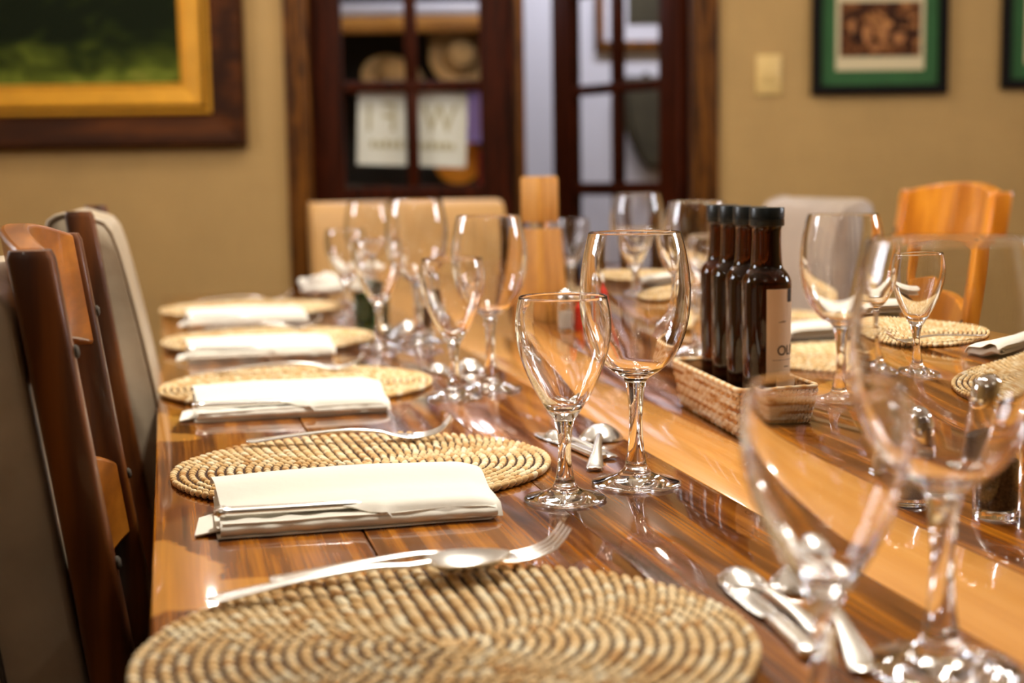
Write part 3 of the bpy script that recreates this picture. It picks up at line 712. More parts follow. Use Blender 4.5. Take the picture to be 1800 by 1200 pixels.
# ------------------------------------------------------------------ placemats: concentric wrapped coils, one part each
def make_coils(Ro=.168, pitch=.0080, th=.0075):
    n = int(Ro / pitch); out = []
    rnd = random.Random(5)
    nu, nv = 7, 5
    for k in range(n):
        rc = Ro - pitch * (k + .5)
        if rc < pitch * .25: break
        cnt = max(5, int(2 * pi * rc / .0094)); V, F, A = [], [], []
        for q in range(cnt):
            a0 = 2 * pi * (q + (.5 if k % 2 else 0)) / cnt + rnd.uniform(-.08, .08) / cnt
            c, s = cos(a0), sin(a0); tone = min(1, max(0, rnd.gauss(.55, .27)))
            skew = .42; L2 = .0040; W2 = .0043; H2 = th * .50
            # strand: a leaf shaped lozenge laid across the coil at a slant
            n0 = len(V)
            lift = rnd.uniform(-.0004, .0005)
            for j in range(nv + 1):
                ph = -pi / 2 + pi * j / nv
                for i in range(nu):
                    al = 2 * pi * i / nu
                    lx = W2 * cos(ph) * cos(al); lz = H2 * cos(ph) * sin(al) * .9; ly = L2 * sin(ph)
                    # local: x tangential, y radial
                    tx = lx * 1.05 + ly * skew; ry = ly * .86
                    rr = rc + ry
                    V.append((c * rr - s * tx, s * rr + c * tx, th * .5 + lz + lift + ly * .26 + lx * .30)); A.append(tone)
            for j in range(nv):
                for i in range(nu): F.append((n0 + j * nu + i, n0 + j * nu + (i + 1) % nu, n0 + (j + 1) * nu + (i + 1) % nu, n0 + (j + 1) * nu + i))
        me = bpy.data.meshes.new('coil'); me.from_pydata(V, [], F); me.update()
        me.polygons.foreach_set('use_smooth', [True] * len(me.polygons)); me.materials.append(M_straw)
        a = me.attributes.new('tone', 'FLOAT', 'POINT'); a.data.foreach_set('value', A)
        out.append(me)
    return out
COILS = make_coils()
def first_mat(loc, rotz, label):
    r = thing('woven_placemat', label, 'placemat', loc, rotz, 'woven placemats along the table')
    lathe('backing', [(0, .0016), (.163, .0016), (.166, .003), (.163, .0046), (0, .0046)], M_straw_back, r, 64)
    for me in COILS: meshshared('coil', me, r)
    return r
MATS = [((.139, .735), 1.0, (1.01, .93), 'large round woven placemat nearest the camera on the left side'),
        ((.160, 1.235), 2.2, (1.0, .90), 'sharp woven placemat between the front napkin and the second fork, left side'),
        ((.148, 1.755), .3, (1, .97), 'woven placemat third from the near end on the left side'),
        ((.150, 2.275), 4.0, (1, 1), 'woven placemat fourth from the near end on the left side'),
        ((.152, 2.84), 5.1, (1.04, 1), 'farthest woven placemat on the left side'),
        ((.925, 1.22), 3.0, (1, 1), 'woven placemat on the right side cut by the right edge'),
        ((.925, 1.745), 1.2, (1, 1), 'woven placemat on the right side just behind the oil bottles'),
        ((.945, 2.29), .7, (1, 1), 'woven placemat on the right side before the pale grey chair'),
        ((.945, 2.84), 2.7, (1, 1), 'farthest woven placemat on the right side')]
mat0 = None
for (x, y), rz, (sx, sy), lab in MATS:
    if mat0 is None: mat0 = first_mat((x, y, TZ), 0, lab); mm = mat0
    else: mm = dup(mat0, (x, y, TZ), 0, lab)
    # the oval outline is on the thing, the turn of the coils on its parts
    mm.scale = (sx, sy, 1)
    for ch in mm.children: ch.rotation_euler = (0, 0, rz)

# ------------------------------------------------------------------ wine glasses
def glass_profile(outer, wall, bowl_inner_z, n=3):
    """outer: (r, z) up to the rim; returns list for foot, stem, bowl with common border rings"""
    return outer
def make_glass(name, label, foot, stem, bowl, inner_bottom, wall, loc, group):
    r = thing(name, label, 'wine glass', loc, 0, group)
    prof = crom(foot + stem[1:] + bowl[1:], 4)
    i1 = (len(foot) - 1) * 4; i2 = (len(foot) + len(stem) - 2) * 4
    lathe('foot', prof[:i1 + 1], M_glass, r, 48, sharp=80)
    lathe('stem', prof[i1:i2 + 1], M_glass, r, 48, sharp=80)
    outb = prof[i2:]
    rimr, rimz = outb[-1]
    rim = [(rimr - wall * .15, rimz + wall * .38), (rimr - wall * .5, rimz + wall * .52), (rimr - wall * .85, rimz + wall * .38), (rimr - wall, rimz)]
    inn = []
    for (a, z) in reversed(outb[:-1]):
        if z <= inner_bottom + .004: break
        h = (z - outb[0][1]) / (outb[-1][1] - outb[0][1]); inn.append((max(0.0005, a - wall * (1 + 3.6 * (1 - h) ** 2)), z))
    last = inn[-1]
    inn += [(last[0] * .72, inner_bottom + (last[1] - inner_bottom) * .45), (last[0] * .38, inner_bottom + (last[1] - inner_bottom) * .12), (0, inner_bottom)]
    lathe('bowl', outb + rim + inn, M_glass, r, 56, sharp=80)
    return r
BF = [(0, .0010), (.018, .0010), (.033, .0006), (.0366, .0012), (.0373, .0024), (.0355, .0037), (.025, .0064), (.014, .0108), (.0098, .0158)]
BS = [(.0098, .0158), (.0086, .021), (.0068, .031), (.0057, .046), (.0056, .060), (.0068, .075), (.0090, .0870)]
BB = [(.0090, .0870), (.0130, .0915), (.021, .0965), (.0305, .106), (.0385, .1195), (.0435, .137), (.0455, .157), (.0449, .172), (.0427, .188), (.0398, .202), (.0378, .2094)]
SF = [(0, .0010), (.015, .0010), (.029, .0006), (.0322, .0012), (.0328, .0023), (.031, .0035), (.0215, .006), (.0125, .0098), (.0088, .0145)]
SS = [(.0088, .0145), (.0070, .021), (.0055, .032), (.0050, .044), (.0060, .055), (.0083, .0650)]
SB = [(.0083, .0650), (.0112, .0695), (.0175, .079), (.0252, .093), (.0320, .109), (.0363, .125), (.0378, .138), (.0370, .151), (.0347, .1625)]
GB = 'large wine glasses'; GS = 'small wine glasses'
BIG = [((.379, .640), 'large blurred wine glass in the near right foreground', 1.06), ((.370, 1.105), 'large sharp wine glass standing before the oil bottles', 1),
       ((.372, 1.658), 'large wine glass left of the pepper mill', 1), ((.372, 2.165), 'large blurred wine glass in the far left cluster', 1.06), ((.372, 2.70), 'farthest large wine glass on the left side, behind the cluster', 1),
       ((.707, 1.408), 'large wine glass right of the oil bottles, before the honey chair', 1), ((.725, 1.89), 'large wine glass directly left of the bottle caps', 1.03),
       ((.815, 2.42), 'large blurred wine glass before the right glazed door', 1.08)]
SMALL = [((.283, .578), 'small blurred wine glass in the near foreground, over the spoons', 1.05), ((.298, 1.067), 'small sharp wine glass beside the front napkin', 1),
         ((.317, 1.608), 'small wine glass in front of the third placemat', 1), ((.305, 2.122), 'small wine glass at the tip of the fourth placemat', 1), ((.315, 2.60), 'small blurred wine glass left in the far cluster', 1),
         ((.779, 1.395), 'small wine glass in front of the honey chair', 1), ((.768, 1.95), 'small wine glass just behind the first bottle cap', 1),
         ((.785, 2.35), 'small wine glass seen through the sharp large glass', 1), ((.829, 2.90), 'small wine glass beside the pepper mill, far right end', 1)]
g0 = None
for (x, y), lab, s in BIG:
    if g0 is None: g0 = make_glass('wine_glass', lab, BF, BS, BB, .0945, .0013, (x, y, TZ), GB); g = g0
    else: g = dup(g0, (x, y, TZ), 0, lab)
    g.scale = (s, s, s)
g1 = None
for (x, y), lab, s in SMALL:
    if g1 is None: g1 = make_glass('small_wine_glass', lab, SF, SS, SB, .0735, .0013, (x, y, TZ), GS)
    else: g = dup(g1, (x, y, TZ), 0, lab)
    (g1 if g1.location.x == x else g).scale = (s, s, s)

# ------------------------------------------------------------------ cutlery (local +x from handle end to tip)
def sweep_path(P, sect):
    """P: (x, y, z, half width, half thickness)"""
    pts = []
    for i, (x, y, z, hw, ht) in enumerate(P):
        a = P[max(i - 1, 0)]; b = P[min(i + 1, len(P) - 1)]
        t = Vector((b[0] - a[0], b[1] - a[1], b[2] - a[2])).normalized(); s = Vector((0, 0, 1)).cross(t).normalized(); u = t.cross(s)
        pts.append((Vector((x, y, z)), s, u, hw, ht))
    return sweep_vf(pts, sect)
def handle_pts(L, arch, w0=.0075, wn=.0028, neck_z=.004):
    P = [(0, 0, .0028, w0 * .55, .0012), (.003, 0, .0029, w0 * .95, .0016), (.012, 0, .0032, w0, .0017), (L * .35, 0, .0028 + arch * .6, w0 * .66, .0016), (L * .7, 0, .003 + arch, wn * 1.15, .0017), (L * .9, 0, .003 + arch * .8, wn, .0019), (L, 0, neck_z, wn * 1.1, .0018)]
    return crom(P, 4)
def make_fork(name, label, loc, rotz, L=.195, parent_rot=None, arch=.007):
    r = thing(name, label, 'fork', loc, rotz, 'forks')
    hl = L * .66
    V, F = sweep_path(handle_pts(hl, arch, neck_z=.0035 + arch * .5), ROUND); meshobj('handle', V, F, M_steel, r, True, sharp=60)
    P = crom([(hl, 0, .0035 + arch * .5, .003, .0018), (hl + .010, 0, .003 + arch * .25, .0065, .0013), (hl + .022, 0, .0028, .0115, .0011), (hl + .032, 0, .0024, .0125, .0010)], 4)
    V, F = sweep_path(P, ROUND); fh = meshobj('fork_head', V, F, M_steel, r, True, sharp=60)
    for k in range(4):
        y = (-1.5 + k) * .0066
        P = crom([(hl + .030, y, .0024, .0026, .0010), (hl + .042, y, .0035, .0019, .0010), (hl + .056, y, .0085, .0016, .0010), (L, y * .96, .0200, .0008, .0007)], 4)
        V, F = sweep_path(P, ROUND); meshobj('tine', V, F, M_steel, fh, True, sharp=60)
    return r
def make_spoon(name, label, loc, rotz, L=.19, bl=.058, bw=.0195, arch=.008, deep=.009, face_down=False):
    r = thing(name, label, 'spoon', loc, rotz, 'spoons')
    hl = L - bl
    nz = deep * .9 + .002 if not face_down else .0032
    V, F = sweep_path(handle_pts(hl + .004, arch, neck_z=nz), ROUND); meshobj('handle', V, F, M_steel, r, True, sharp=60)
    V, F = [], []; nr, na = 7, 28
    def pt(t, a, off):
        ex = cos(a); ey = sin(a); wdt = bw * (1 - .18 * ex) ; cx = hl + bl / 2
        x = cx + t * bl / 2 * ex; y = t * wdt * ey
        z = .0012 + deep * (1 - t ** 2.2 if face_down else t ** 2.2) + off
        return (x, y, z)
    for off in (.0011, 0):
        V.append((hl + bl / 2, 0, .0012 + off + (deep if face_down else 0)))
        for j in range(1, nr + 1):
            for i in range(na): V.append(pt(j / nr, 2 * pi * i / na, off))
    B = 1 + nr * na
    for b, fl in ((0, False), (B, True)):
        for i in range(na):
            q = (b, b + 1 + i, b + 1 + (i + 1) % na); F.append(q[::-1] if fl else q)
        for j in range(nr - 1):
            for i in range(na):
                i2 = (i + 1) % na; a = b + 1 + j * na
                q = (a + i, a + na + i, a + na + i2, a + i2); F.append(q[::-1] if fl else q)
    a = 1 + (nr - 1) * na
    for i in range(na): i2 = (i + 1) % na; F.append((a + i, B + a + i, B + a + i2, a + i2))
    meshobj('spoon_bowl', V, F, M_steel, r, True, sharp=70)
    return r
def make_knife(name, label, loc, rotz, L=.21, hl=.095, bw=.009, butter=False):
    r = thing(name, label, 'knife', loc, rotz, 'knives')
    P = crom([(0, 0, .0042, .004, .0020), (.003, 0, .0042, .0072, .0034), (.008, 0, .0042, .0078, .0040), (.013, 0, .0040, .0066, .0034), (hl * .5, 0, .0038, .0060, .0032), (hl * .9, 0, .0036, .0052, .0030), (hl, 0, .0030, .0045, .0022)], 4)
    V, F = sweep_path(P, SOFT); meshobj('handle', V, F, M_steel, r, True, sharp=60)
    P = crom([(hl, 0, .0028, .0045, .0016), (hl + .008, 0, .0026, bw * .8, .0009), (hl + .03, 0, .0024, bw, .0008), (L - .025, 0, .0022, bw * (1.1 if butter else .95), .0007), (L - .006, .001, .002, bw * .7, .0005), (L, .003, .002, .0012, .0004)], 4)
    V, F = sweep_path(P, ROUND); meshobj('blade', V, F, M_steel, r, True, sharp=60)
    return r
MT = TZ + .0085
# left side settings: forks (and the nearest spoon) on the far rim of each mat
fk = make_fork('dinner_fork', 'silver fork on the far rim of the sharp second placemat', (.064, 1.348, MT), atan2(-.024, .19)); F0_ = fk
f1 = dup(fk, (.052, .868, MT), atan2(.012, .18), 'silver fork behind the spoon on the nearest placemat')
tt = dup(fk, (.050, 1.868, MT), atan2(-.02, .18), 'silver fork behind the third napkin, on the third placemat')
for (x, y), lab in (((.05, 2.39), 'silver fork on the far rim of the fourth left placemat'), ((.05, 2.96), 'silver fork on the far rim of the farthest left placemat')): dup(fk, (x, y, MT), -.06, lab)
s_near = make_spoon('table_spoon', 'silver spoon on the far rim of the nearest placemat', (.013, .838, MT), atan2(.020, .18), .192)
# spoons and butter knife standing ready between mat and glasses
sp = make_spoon('dessert_spoon', 'small silver spoon behind the stem of the small sharp glass', (.382, 1.208, TZ), atan2(.12, -.022), .135, .044, .0145, .004, .008, True); SP = sp
so = make_spoon('soup_spoon', 'round silver soup spoon left of the large sharp glass stem', (.352, 1.165, TZ), atan2(.17, .06), .180, .050, .0215, .010, .013, True); SO = so
kb = make_knife('butter_knife', 'silver butter knife beside the small spoon by the second placemat', (.372, 1.205, TZ), atan2(.14, -.02), .150, .07, .0085, True); KB = kb
def set_extra(dx, dy, where):
    dup(SP, (.382 + dx, 1.208 + dy, TZ), SP.rotation_euler.z, 'small silver spoon ' + where)
    dup(SO, (.352 + dx, 1.165 + dy, TZ), SO.rotation_euler.z, 'round soup spoon ' + where)
    dup(KB, (.372 + dx, 1.205 + dy, TZ), KB.rotation_euler.z, 'butter knife ' + where)
# nearest setting laid a little differently
dup(SP, (.345, .700, TZ), atan2(.13, -.005), 'small silver spoon right of the nearest placemat')
dup(SO, (.338, .640, TZ), atan2(.16, .04), 'round soup spoon behind the near foreground glass', scale=(1.05, 1.05, 1.05))
dup(KB, (.322, .668, TZ), atan2(.14, .012), 'butter knife right of the nearest placemat, partly under the small spoon')
set_extra(-.02, .53, 'beyond the third left placemat'); set_extra(-.015, 1.06, 'beyond the fourth left placemat'); set_extra(-.01, 1.60, 'beyond the farthest left placemat')
# right side forks
for y, lab in ((1.60, 'silver fork on the near rim of the placemat behind the oil bottles'), (2.15, 'silver fork on the near rim of the placemat by the pale chair')):
    dup(fk, (1.02, y, MT), pi + .05, lab)

# ------------------------------------------------------------------ napkins with a knife tucked in
def sheet(name, fn, nu, nv, parent, th=.0011):
    V = [fn(i / nu, j / nv) for j in range(nv + 1) for i in range(nu + 1)]
    F = [(j * (nu + 1) + i, j * (nu + 1) + i + 1, (j + 1) * (nu + 1) + i + 1, (j + 1) * (nu + 1) + i) for j in range(nv) for i in range(nu)]
    # closed thin cloth: offset copy along vertex normals
    me = bpy.data.meshes.new(name); me.from_pydata(V, [], F); me.update()
    nr = [v.normal.copy() for v in me.vertices]; n = len(V)
    V2 = [Vector(p) for p in V] + [Vector(p) + nn * th for p, nn in zip(V, nr)]
    F2 = [f[::-1] for f in F] + [tuple(i + n for i in f) for f in F]
    rim = [j * (nu + 1) for j in range(nv + 1)]
    border = [i for i in range(nu + 1)] + [j * (nu + 1) + nu for j in range(1, nv + 1)] + [nv * (nu + 1) + i for i in range(nu - 1, -1, -1)] + [j * (nu + 1) for j in range(nv - 1, 0, -1)]
    for a, b in zip(border, border[1:] + border[:1]): F2.append((a, b, b + n, a + n))
    bpy.data.meshes.remove(me)
    return meshobj(name, V2, F2, M_napkin, parent, True, sharp=70)

def make_napkin(label, loc, rotz, seed, knife=True, L=.208, D=.098, hump=1.0, onmat=1.0, group='folded white napkins'):
    r = thing('folded_napkin', label, 'napkin', loc, rotz, group)
    def nz(x, y, k, amp): return amp * noise.noise(Vector((x * 14 + seed * 3.1, y * 16, k)))
    def lift(y): q = min(1, max(0, (y - .04) / .035)); return .0088 * q * q * (3 - 2 * q) * onmat
    def U(zb, zt, xr, xl0, xl1, y0, y1, k):
        rad = (zt - zb) / 2; ln = xr - xl0; lt = xr - xl1; tot = ln + lt + pi * rad * 1.2
        def fn(u, v):
            s = u * tot; y = y0 + (y1 - y0) * v
            if s < ln: x, z = xl0 + s, zb
            elif s < ln + pi * rad * 1.2:
                a = (s - ln) / (pi * rad * 1.2) * pi; x, z = xr + sin(a) * rad * 1.3, (zb + zt) / 2 - cos(a) * rad
            else: x, z = xr - (s - ln - pi * rad * 1.2), zt
            xx = x / L
            return (x + nz(y, k, 2, .003), y + nz(x, 0, k, .003) , z + nz(x, y, k, .0012) * (1 if s > ln else 0) + .0002 + lift(y))
        return fn
    sheet('under_fold', U(.0008, .0115, L - .008, 0.0, .004, 0, D, 1.0), 60, 10, r)
    sheet('inner_fold', U(.0035, .0085, L - .014, .003, .0, .002, D - .003, 5.0), 56, 8, r)
    # corner peeping out below on the left
    sheet('loose_corner', lambda u, v: (-.016 + .05 * u + .004 * v, .012 + .06 * v * (1 - .3 * (1 - u)), .0012 + .004 * (1 - abs(2 * u - 1)) + .003 * v), 10, 8, r)
    def top(u, v):
        x = .001 + (L + .001) * u
        yn = .040 * max(0, 1 - u / .56) ** .8 - .0015          # open near edge: shows the knife on the left
        y = D - (D - yn) * v
        t = v
        z = .0128 + hump * (.0088 * sin(pi * min(1, t * .86 + .08)) ** .45 * (.35 + .65 * sin(pi * (.08 + .84 * u)) ** .7)) + .0022 * (1 - t)
        if u > .9: z -= (u - .9) ** 1.6 * .16
        if t > .92 and u > .45: z -= ((t - .92) / .08) ** 2 * .012 * min(1, (u - .45) * 5)
        if t < .12: z -= (1 - t / .12) ** 2 * .006
        return (x + (.006 * (v - .5) if u < .05 else 0), y + (.006 * sin(pi * u) * (1 - v)), max(z, .0128 if u < .6 else .004) + nz(x, y, 8, .0016) + lift(y))
    sheet('top_flap', top, 50, 24, r)
    # second edge of the flap seen under it, along the near side
    sheet('near_edge_fold', lambda u, v: (.002 + (L - .004) * u, -.001 + .014 * (1 - sin(pi * v)) * .6 + nz(u, 0, 4, .002), .0015 + .0105 * v + nz(u, 0, 6, .001) * v), 44, 8, r)
    if knife:
        hz = loc[2] + .0128
        c, s = cos(rotz), sin(rotz); px, py = -.002, .018
        kx = loc[0] + c * px - s * py; ky = loc[1] + s * px + c * py
        return r, (kx, ky, hz)
    return r, None
NAP = [((.026, 1.020), .0, 1, 'folded white napkin in front of the sharp second placemat, knife tucked in'),
       ((.020, 1.530), .0, 2, 'folded white napkin in front of the third placemat, second from the near end'),
       ((.020, 2.050), .0, 3, 'folded white napkin between the third and fourth left placemats'),
       ((.028, 2.540), .02, 4, 'folded white napkin before the farthest left placemat')]
kn0 = None; FIRST = None
for (x, y), rz, sd, lab in NAP:
    r, kp = make_napkin(lab, (x, y, TZ), rz, sd, D=.098 if sd < 3 else .074)
    klab = ['table knife tucked into the front napkin', 'table knife tucked into the napkin before the third placemat', 'table knife in the third napkin from the near end', 'table knife in the farthest left napkin'][sd - 1]
    if kn0 is None: kn0 = make_knife('table_knife', klab, kp, rz - .02, .165, .110); 
    else: dup(kn0, kp, rz - .02, klab)
for (x, y), rz, sd, lab in [((1.13, 1.50), pi, 5, 'folded white napkin on the right side near the photo edge'), ((1.09, 2.04), pi + .05, 6, 'folded white napkin on the right side below the honey chair'),
                            ((1.07, 2.60), pi, 7, 'folded white napkin on the right side before the pale chair')]:
    make_napkin(lab, (x, y, TZ), rz, sd, False, hump=1.4)
# crumpled napkin standing at the far end of the table
def crumple(label, loc, seed, R=.045, H=.045):
    bm = bmesh.new(); bmesh.ops.create_icosphere(bm, subdivisions=4, radius=1)
    for v in bm.verts:
        p = v.co.copy(); d = 1 + .35 * noise.noise(p * 1.6 + Vector((seed, 0, 0))) + .16 * noise.noise(p * 4.3 + Vector((0, seed, 0)))
        v.co = Vector((p.x * R * d * 1.2, p.y * R * d * .8, max(-.0, (p.z * .5 + .5)) * H * d))
    me = bpy.data.meshes.new('crumpled_napkin'); bm.to_mesh(me); bm.free(); me.materials.append(M_napkin)
    me.polygons.foreach_set('use_smooth', [True] * len(me.polygons))
    o = bpy.data.objects.new('crumpled_napkin', me); COL.objects.link(o); o.location = loc; tag(o, label, 'napkin'); return o
crumple('crumpled white napkin at the far end of the table, left of the glasses', (.325, 3.12, TZ), 3.0)
crumple('crumpled white napkin at the far end, right beside the first crumpled one', (.43, 3.14, TZ), 8.0, .036, .036)

# ------------------------------------------------------------------ wicker basket with four oil bottles
BX, BY, BROT = .571, 1.366, radians(-4.5)
bk = thing('wicker_basket', 'small rectangular woven basket holding the oil bottles', 'basket', (BX, BY, TZ), BROT)
def rrect(hx, hy, rad, n=200):
    P = []
    segs = [((hx - rad), 'l', 0), (0, 'c', 0)]
    per = []
    for (cx, cy, a0) in ((hx - rad, hy - rad, 0), (-hx + rad, hy - rad, pi / 2), (-hx + rad, -hy + rad, pi), (hx - rad, -hy + rad, 3 * pi / 2)):
        for k in range(7): a = a0 + pi / 2 * k / 6; per.append(Vector((cx + rad * cos(a), cy + rad * sin(a), 0)))
    per.append(per[0]); d = [0]
    for a, b in zip(per[:-1], per[1:]): d.append(d[-1] + (b - a).length)
    out = []; j = 0
    for i in range(n):
        s = d[-1] * i / n
        while d[j + 1] < s: j += 1
        t = (s - d[j]) / (d[j + 1] - d[j]); p = per[j].lerp(per[j + 1], t); tg = (per[j + 1] - per[j]).normalized(); out.append((p, tg))
    return out, d[-1]
BH = .050; hx0, hy0, hx1, hy1 = .033, .107, .0395, .119
def blevel(t, n): return rrect(hx0 + (hx1 - hx0) * t, hy0 + (hy1 - hy0) * t, .010, n)
V, F = [], []; nn = 96
levels = [(t, o) for o in (-.0005, -.0020) for t in ([0, .25, .5, .75, 1] if o > -.001 else [1, .75, .5, .25, 0])]
for t, o in levels:
    P_, _ = blevel(t, nn)
    for p, tg in P_: nrm = Vector((tg.y, -tg.x, 0)); q = p + nrm * o; V.append((q.x, q.y, .002 + (BH - .002) * t))
for i in range(len(levels) - 1):
    for k in range(nn): F.append((i * nn + k, i * nn + (k + 1) % nn, (i + 1) * nn + (k + 1) % nn, (i + 1) * nn + k))
meshobj('basket_wall', V, F, M_wicker_in, bk, True)
box('basket_floor', -hx0 + .002, hx0 - .002, -hy0 + .002, hy0 - .002, 0, .004, M_wicker_in, bk, bevel=.001)
rows = 11; rnd = random.Random(11)
for rI in range(rows):
    t = (rI + .5) / rows; z = .002 + (BH - .005) * t; P_, per = blevel(t, 130); V, F, A = [], [], []
    for q, (p, tg) in enumerate(P_):
        if False: continue
        nrm = Vector((tg.y, -tg.x, 0)); outw = .0012 if (q // 2 + rI) % 2 else .0001
        blk = noise.noise(Vector((q * .11, rI * .9, 3.0)))
        tone = min(1, max(0, .55 + blk * .9 + (.25 if rI % 3 else -.25) + rnd.uniform(-.2, .2)))
        n0 = len(V); a = per / 130 * .62; b = (BH / rows) * .62; c = .0016
        for j in range(4):
            ph = -pi / 2 + pi * j / 3
            for i in range(6):
                al = 2 * pi * i / 6
                lx = a * sin(ph); ly = c * cos(ph) * cos(al); lz = b * cos(ph) * sin(al)
                if j in (0, 3): lx *= .95
                pp = p + tg * (lx + lz * .35) + nrm * (outw + ly); V.append((pp.x, pp.y, z + lz + lx * .25)); A.append(tone)
        for j in range(3):
            for i in range(6): F.append((n0 + j * 6 + i, n0 + j * 6 + (i + 1) % 6, n0 + (j + 1) * 6 + (i + 1) % 6, n0 + (j + 1) * 6 + i))
    meshobj('woven_strand', V, F, M_wicker, bk, True, attr=A)
P_, per = blevel(1, 120); V, F, A = [], [], []
for q, (p, tg) in enumerate(P_):
    nrm = Vector((tg.y, -tg.x, 0))
    for i in range(8):
        al = 2 * pi * i / 8; rr = .0026 * (1 + .12 * sin(q * 2.1)); pp = p + nrm * (rr * cos(al)); V.append((pp.x, pp.y, BH - .0005 + rr * sin(al))); A.append(.55 + .2 * sin(q * 1.7))
for q in range(120):
    for i in range(8): F.append((q * 8 + i, ((q + 1) % 120) * 8 + i, ((q + 1) % 120) * 8 + (i + 1) % 8, q * 8 + (i + 1) % 8))
meshobj('rim', V, F, M_wicker, bk, True, attr=A)

def make_bottle(label, loc, rotz):
    r = thing('olive_oil_bottle', label, 'bottle', loc, rotz, 'olive oil bottles in the basket')
    lathe('bottle_glass', crom([(0, .0015), (.016, .0005), (.0205, .0015), (.0222, .005), (.0228, .04), (.0238, .09), (.0243, .138), (.0236, .147), (.0205, .1535), (.0165, .158), (.0150, .165), (.0142, .18), (.0140, .195), (.0140, .2005), (0, .2005)], 3), M_amber, r, 48, sharp=60)
    n = 40; V, F = [], []
    lathe('bottle_cap', [(0, .199), (.0146, .199), (.0166, .1995), (.0171, .2005), (.0171, .2065), (.0165, .207), (.0171, .2075), (.0171, .2165), (.0166, .2175), (0, .2178)], M_cap, r, 48, sharp=30)
    # label wraps the side facing away from the left: from angle a0 counter-clockwise
    a0, a1, z0, z1 = radians(-113), radians(28), .036, .139
    for z, ro in ((z0, .0003), (z1, .0003)):
        for k in range(n + 1):
            a = a0 + (a1 - a0) * k / n; rr = .0228 + (z - .04) / .098 * .0015 + ro; V.append((rr * cos(a), rr * sin(a), z))
    for k in range(n): F.append((k, k + 1, n + 2 + k, n + 1 + k))
    m = len(V)
    lb = meshobj('label', V, F, M_label, r, True)
    def wrap(me, s0, zb, ro):
        for v in me.vertices:
            x, y, z = v.co; zz = zb + y; rr = .0228 + (zz - .04) / .098 * .0015 + ro + z; a = a0 + (s0 + x) / .0238; v.co = (rr * cos(a), rr * sin(a), zz)
    tm = text_mesh('OLIVE', .0136, .0001); wrap(tm, .0105, .0745, .0006); tm.materials.append(M_ink); meshshared('lettering', tm, lb)
    V, F = [], []
    def patch(s0, s1, za, zb, ro=.0006):
        n0 = len(V); q = 10
        for zz in (za, zb):
            for k in range(q + 1):
                a = a0 + (s0 + (s1 - s0) * k / q) / .0238; rr = .0228 + (zz - .04) / .098 * .0015 + ro; V.append((rr * cos(a), rr * sin(a), zz))
        for k in range(q): F.append((n0 + k, n0 + k + 1, n0 + q + 2 + k, n0 + q + 1 + k))
    patch(.0225, .0300, .126, .139); meshobj('emblem', V, F, M_ink, lb, False)
    V, F = [], []; patch(.006, .046, .0695, .0699); patch(.012, .020, .1065, .1071); patch(.0150, .0215, .1075, .1079); patch(.019, .026, .0625, .0635)
    meshobj('fine_print', V, F, M_ink_soft, lb, False)
    return r
BZ = TZ + .0045
b0 = make_bottle('front amber olive oil bottle showing its paper label', (.5700, 1.297, BZ), 0)
for (x, y), lab in (((.5735, 1.3465), 'second amber oil bottle, just behind the labelled one'), ((.5775, 1.396), 'third amber oil bottle, between the second and the rearmost'), ((.584, 1.4455), 'rearmost amber oil bottle in the basket')):
    dup(b0, (x, y, BZ), 0, lab)

# ------------------------------------------------------------------ pepper mill, shakers, grinders
pm = thing('pepper_mill', 'tall square wooden pepper mill in the middle of the table', 'pepper mill', (.583, 2.22, TZ), radians(30))
def sqfrust(name, levels, mat, parent):
    V, F = [], []
    S = superell(24, 9); n = len(S)
    for z, h in levels:
        for a, b in S: V.append((a * h, b * h, z))
    for i in range(len(levels) - 1):
        for k in range(n): F.append((i * n + k, i * n + (k + 1) % n, (i + 1) * n + (k + 1) % n, (i + 1) * n + k))
    F.append(tuple(range(n - 1, -1, -1))); m = (len(levels) - 1) * n; F.append(tuple(range(m, m + n)))
    return meshobj(name, V, F, mat, parent, True, sharp=35)
sqfrust('mill_body', [(0, .0340), (.003, .0352), (.08, .0318), (.165, .0272), (.171, .0262)], M_mill, pm)
lathe('mill_collar', [(0, .170), (.016, .170), (.016, .182), (0, .182)], M_chrome, pm, 24)
sqfrust('mill_head', [(.181, .0218), (.184, .0228), (.250, .0228), (.254, .0212)], M_mill, pm)

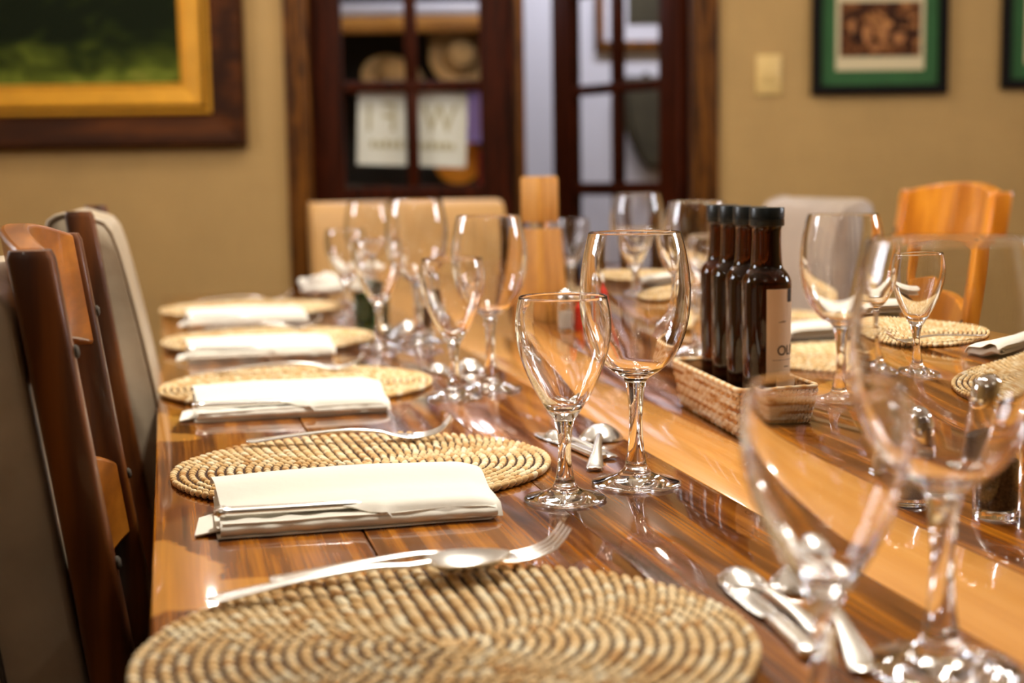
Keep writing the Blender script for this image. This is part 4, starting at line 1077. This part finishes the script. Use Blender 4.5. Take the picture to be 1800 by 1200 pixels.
def make_shaker(name, label, loc, fillmat, h=.07, r0=.018, cat='shaker', capm=None):
    r = thing(name, label, cat, loc, 0)
    out = crom([(0, .0008), (r0 * .8, .0006), (r0, .003), (r0, h * .5), (r0 * .96, h * .85), (r0 * .8, h)], 3)
    inn = crom([(r0 * .8 - .002, h), (r0 * .96 - .0022, h * .85), (r0 - .0022, h * .5), (r0 - .0022, .008), (r0 * .7, .006), (0, .0058)], 3)
    lathe('glass_body', out + inn, M_glass, r, 32)
    lathe('filling', [(0, .0064), (r0 * .72, .0066), (r0 - .0026, .0086), (r0 - .0026, h * .62), (0, h * .64)], fillmat, r, 28)
    lathe('lid', crom([(r0 * .86, h - .004), (r0 * .92, h - .003), (r0 * .9, h + .008), (r0 * .7, h + .017), (r0 * .3, h + .021), (0, h + .0215)], 3), capm or M_chrome, r, 32)
    return r
make_shaker('salt_shaker', 'glass salt shaker with chrome lid at the foot of the pepper mill', (.572, 2.03, TZ), M_salt, .066, .0165)
def make_sauce(label, loc):
    r = thing('sauce_bottle', label, 'bottle', loc, 0)
    lathe('bottle_body', crom([(0, 0), (.010, 0), (.0115, .003), (.0115, .045), (.010, .053), (.005, .062), (.0045, .072)], 3), M_red, r, 24)
    lathe('bottle_cap', [(.0052, .070), (.006, .070), (.006, .084), (.005, .086), (0, .086)], M_salt, r, 20)
make_sauce('small red sauce bottle beside the salt shaker', (.604, 2.03, TZ))
make_shaker('spice_grinder', 'glass spice grinder full of brown pepper at the right edge', (.590, .922, TZ), M_pepper, .070, .0175, 'grinder', M_chrome)
make_shaker('salt_shaker', 'low glass shaker beside the spice grinder near the right edge', (.548, .975, TZ), M_salt, .038, .015)
make_shaker('salt_shaker', 'glass shaker in the far left cluster of glasses', (.41, 2.33, TZ), M_pepper, .066, .0165)
vo = lathe('tealight_glass', crom([(0, .001), (.024, .0006), (.028, .004), (.031, .055), (.029, .055), (.0262, .012), (.02, .009), (0, .009)], 3), M_green_glass, None, 36, (.335, 2.42, TZ)); tag(vo, 'dark green tealight glass between the far left wine glasses', 'candle holder')
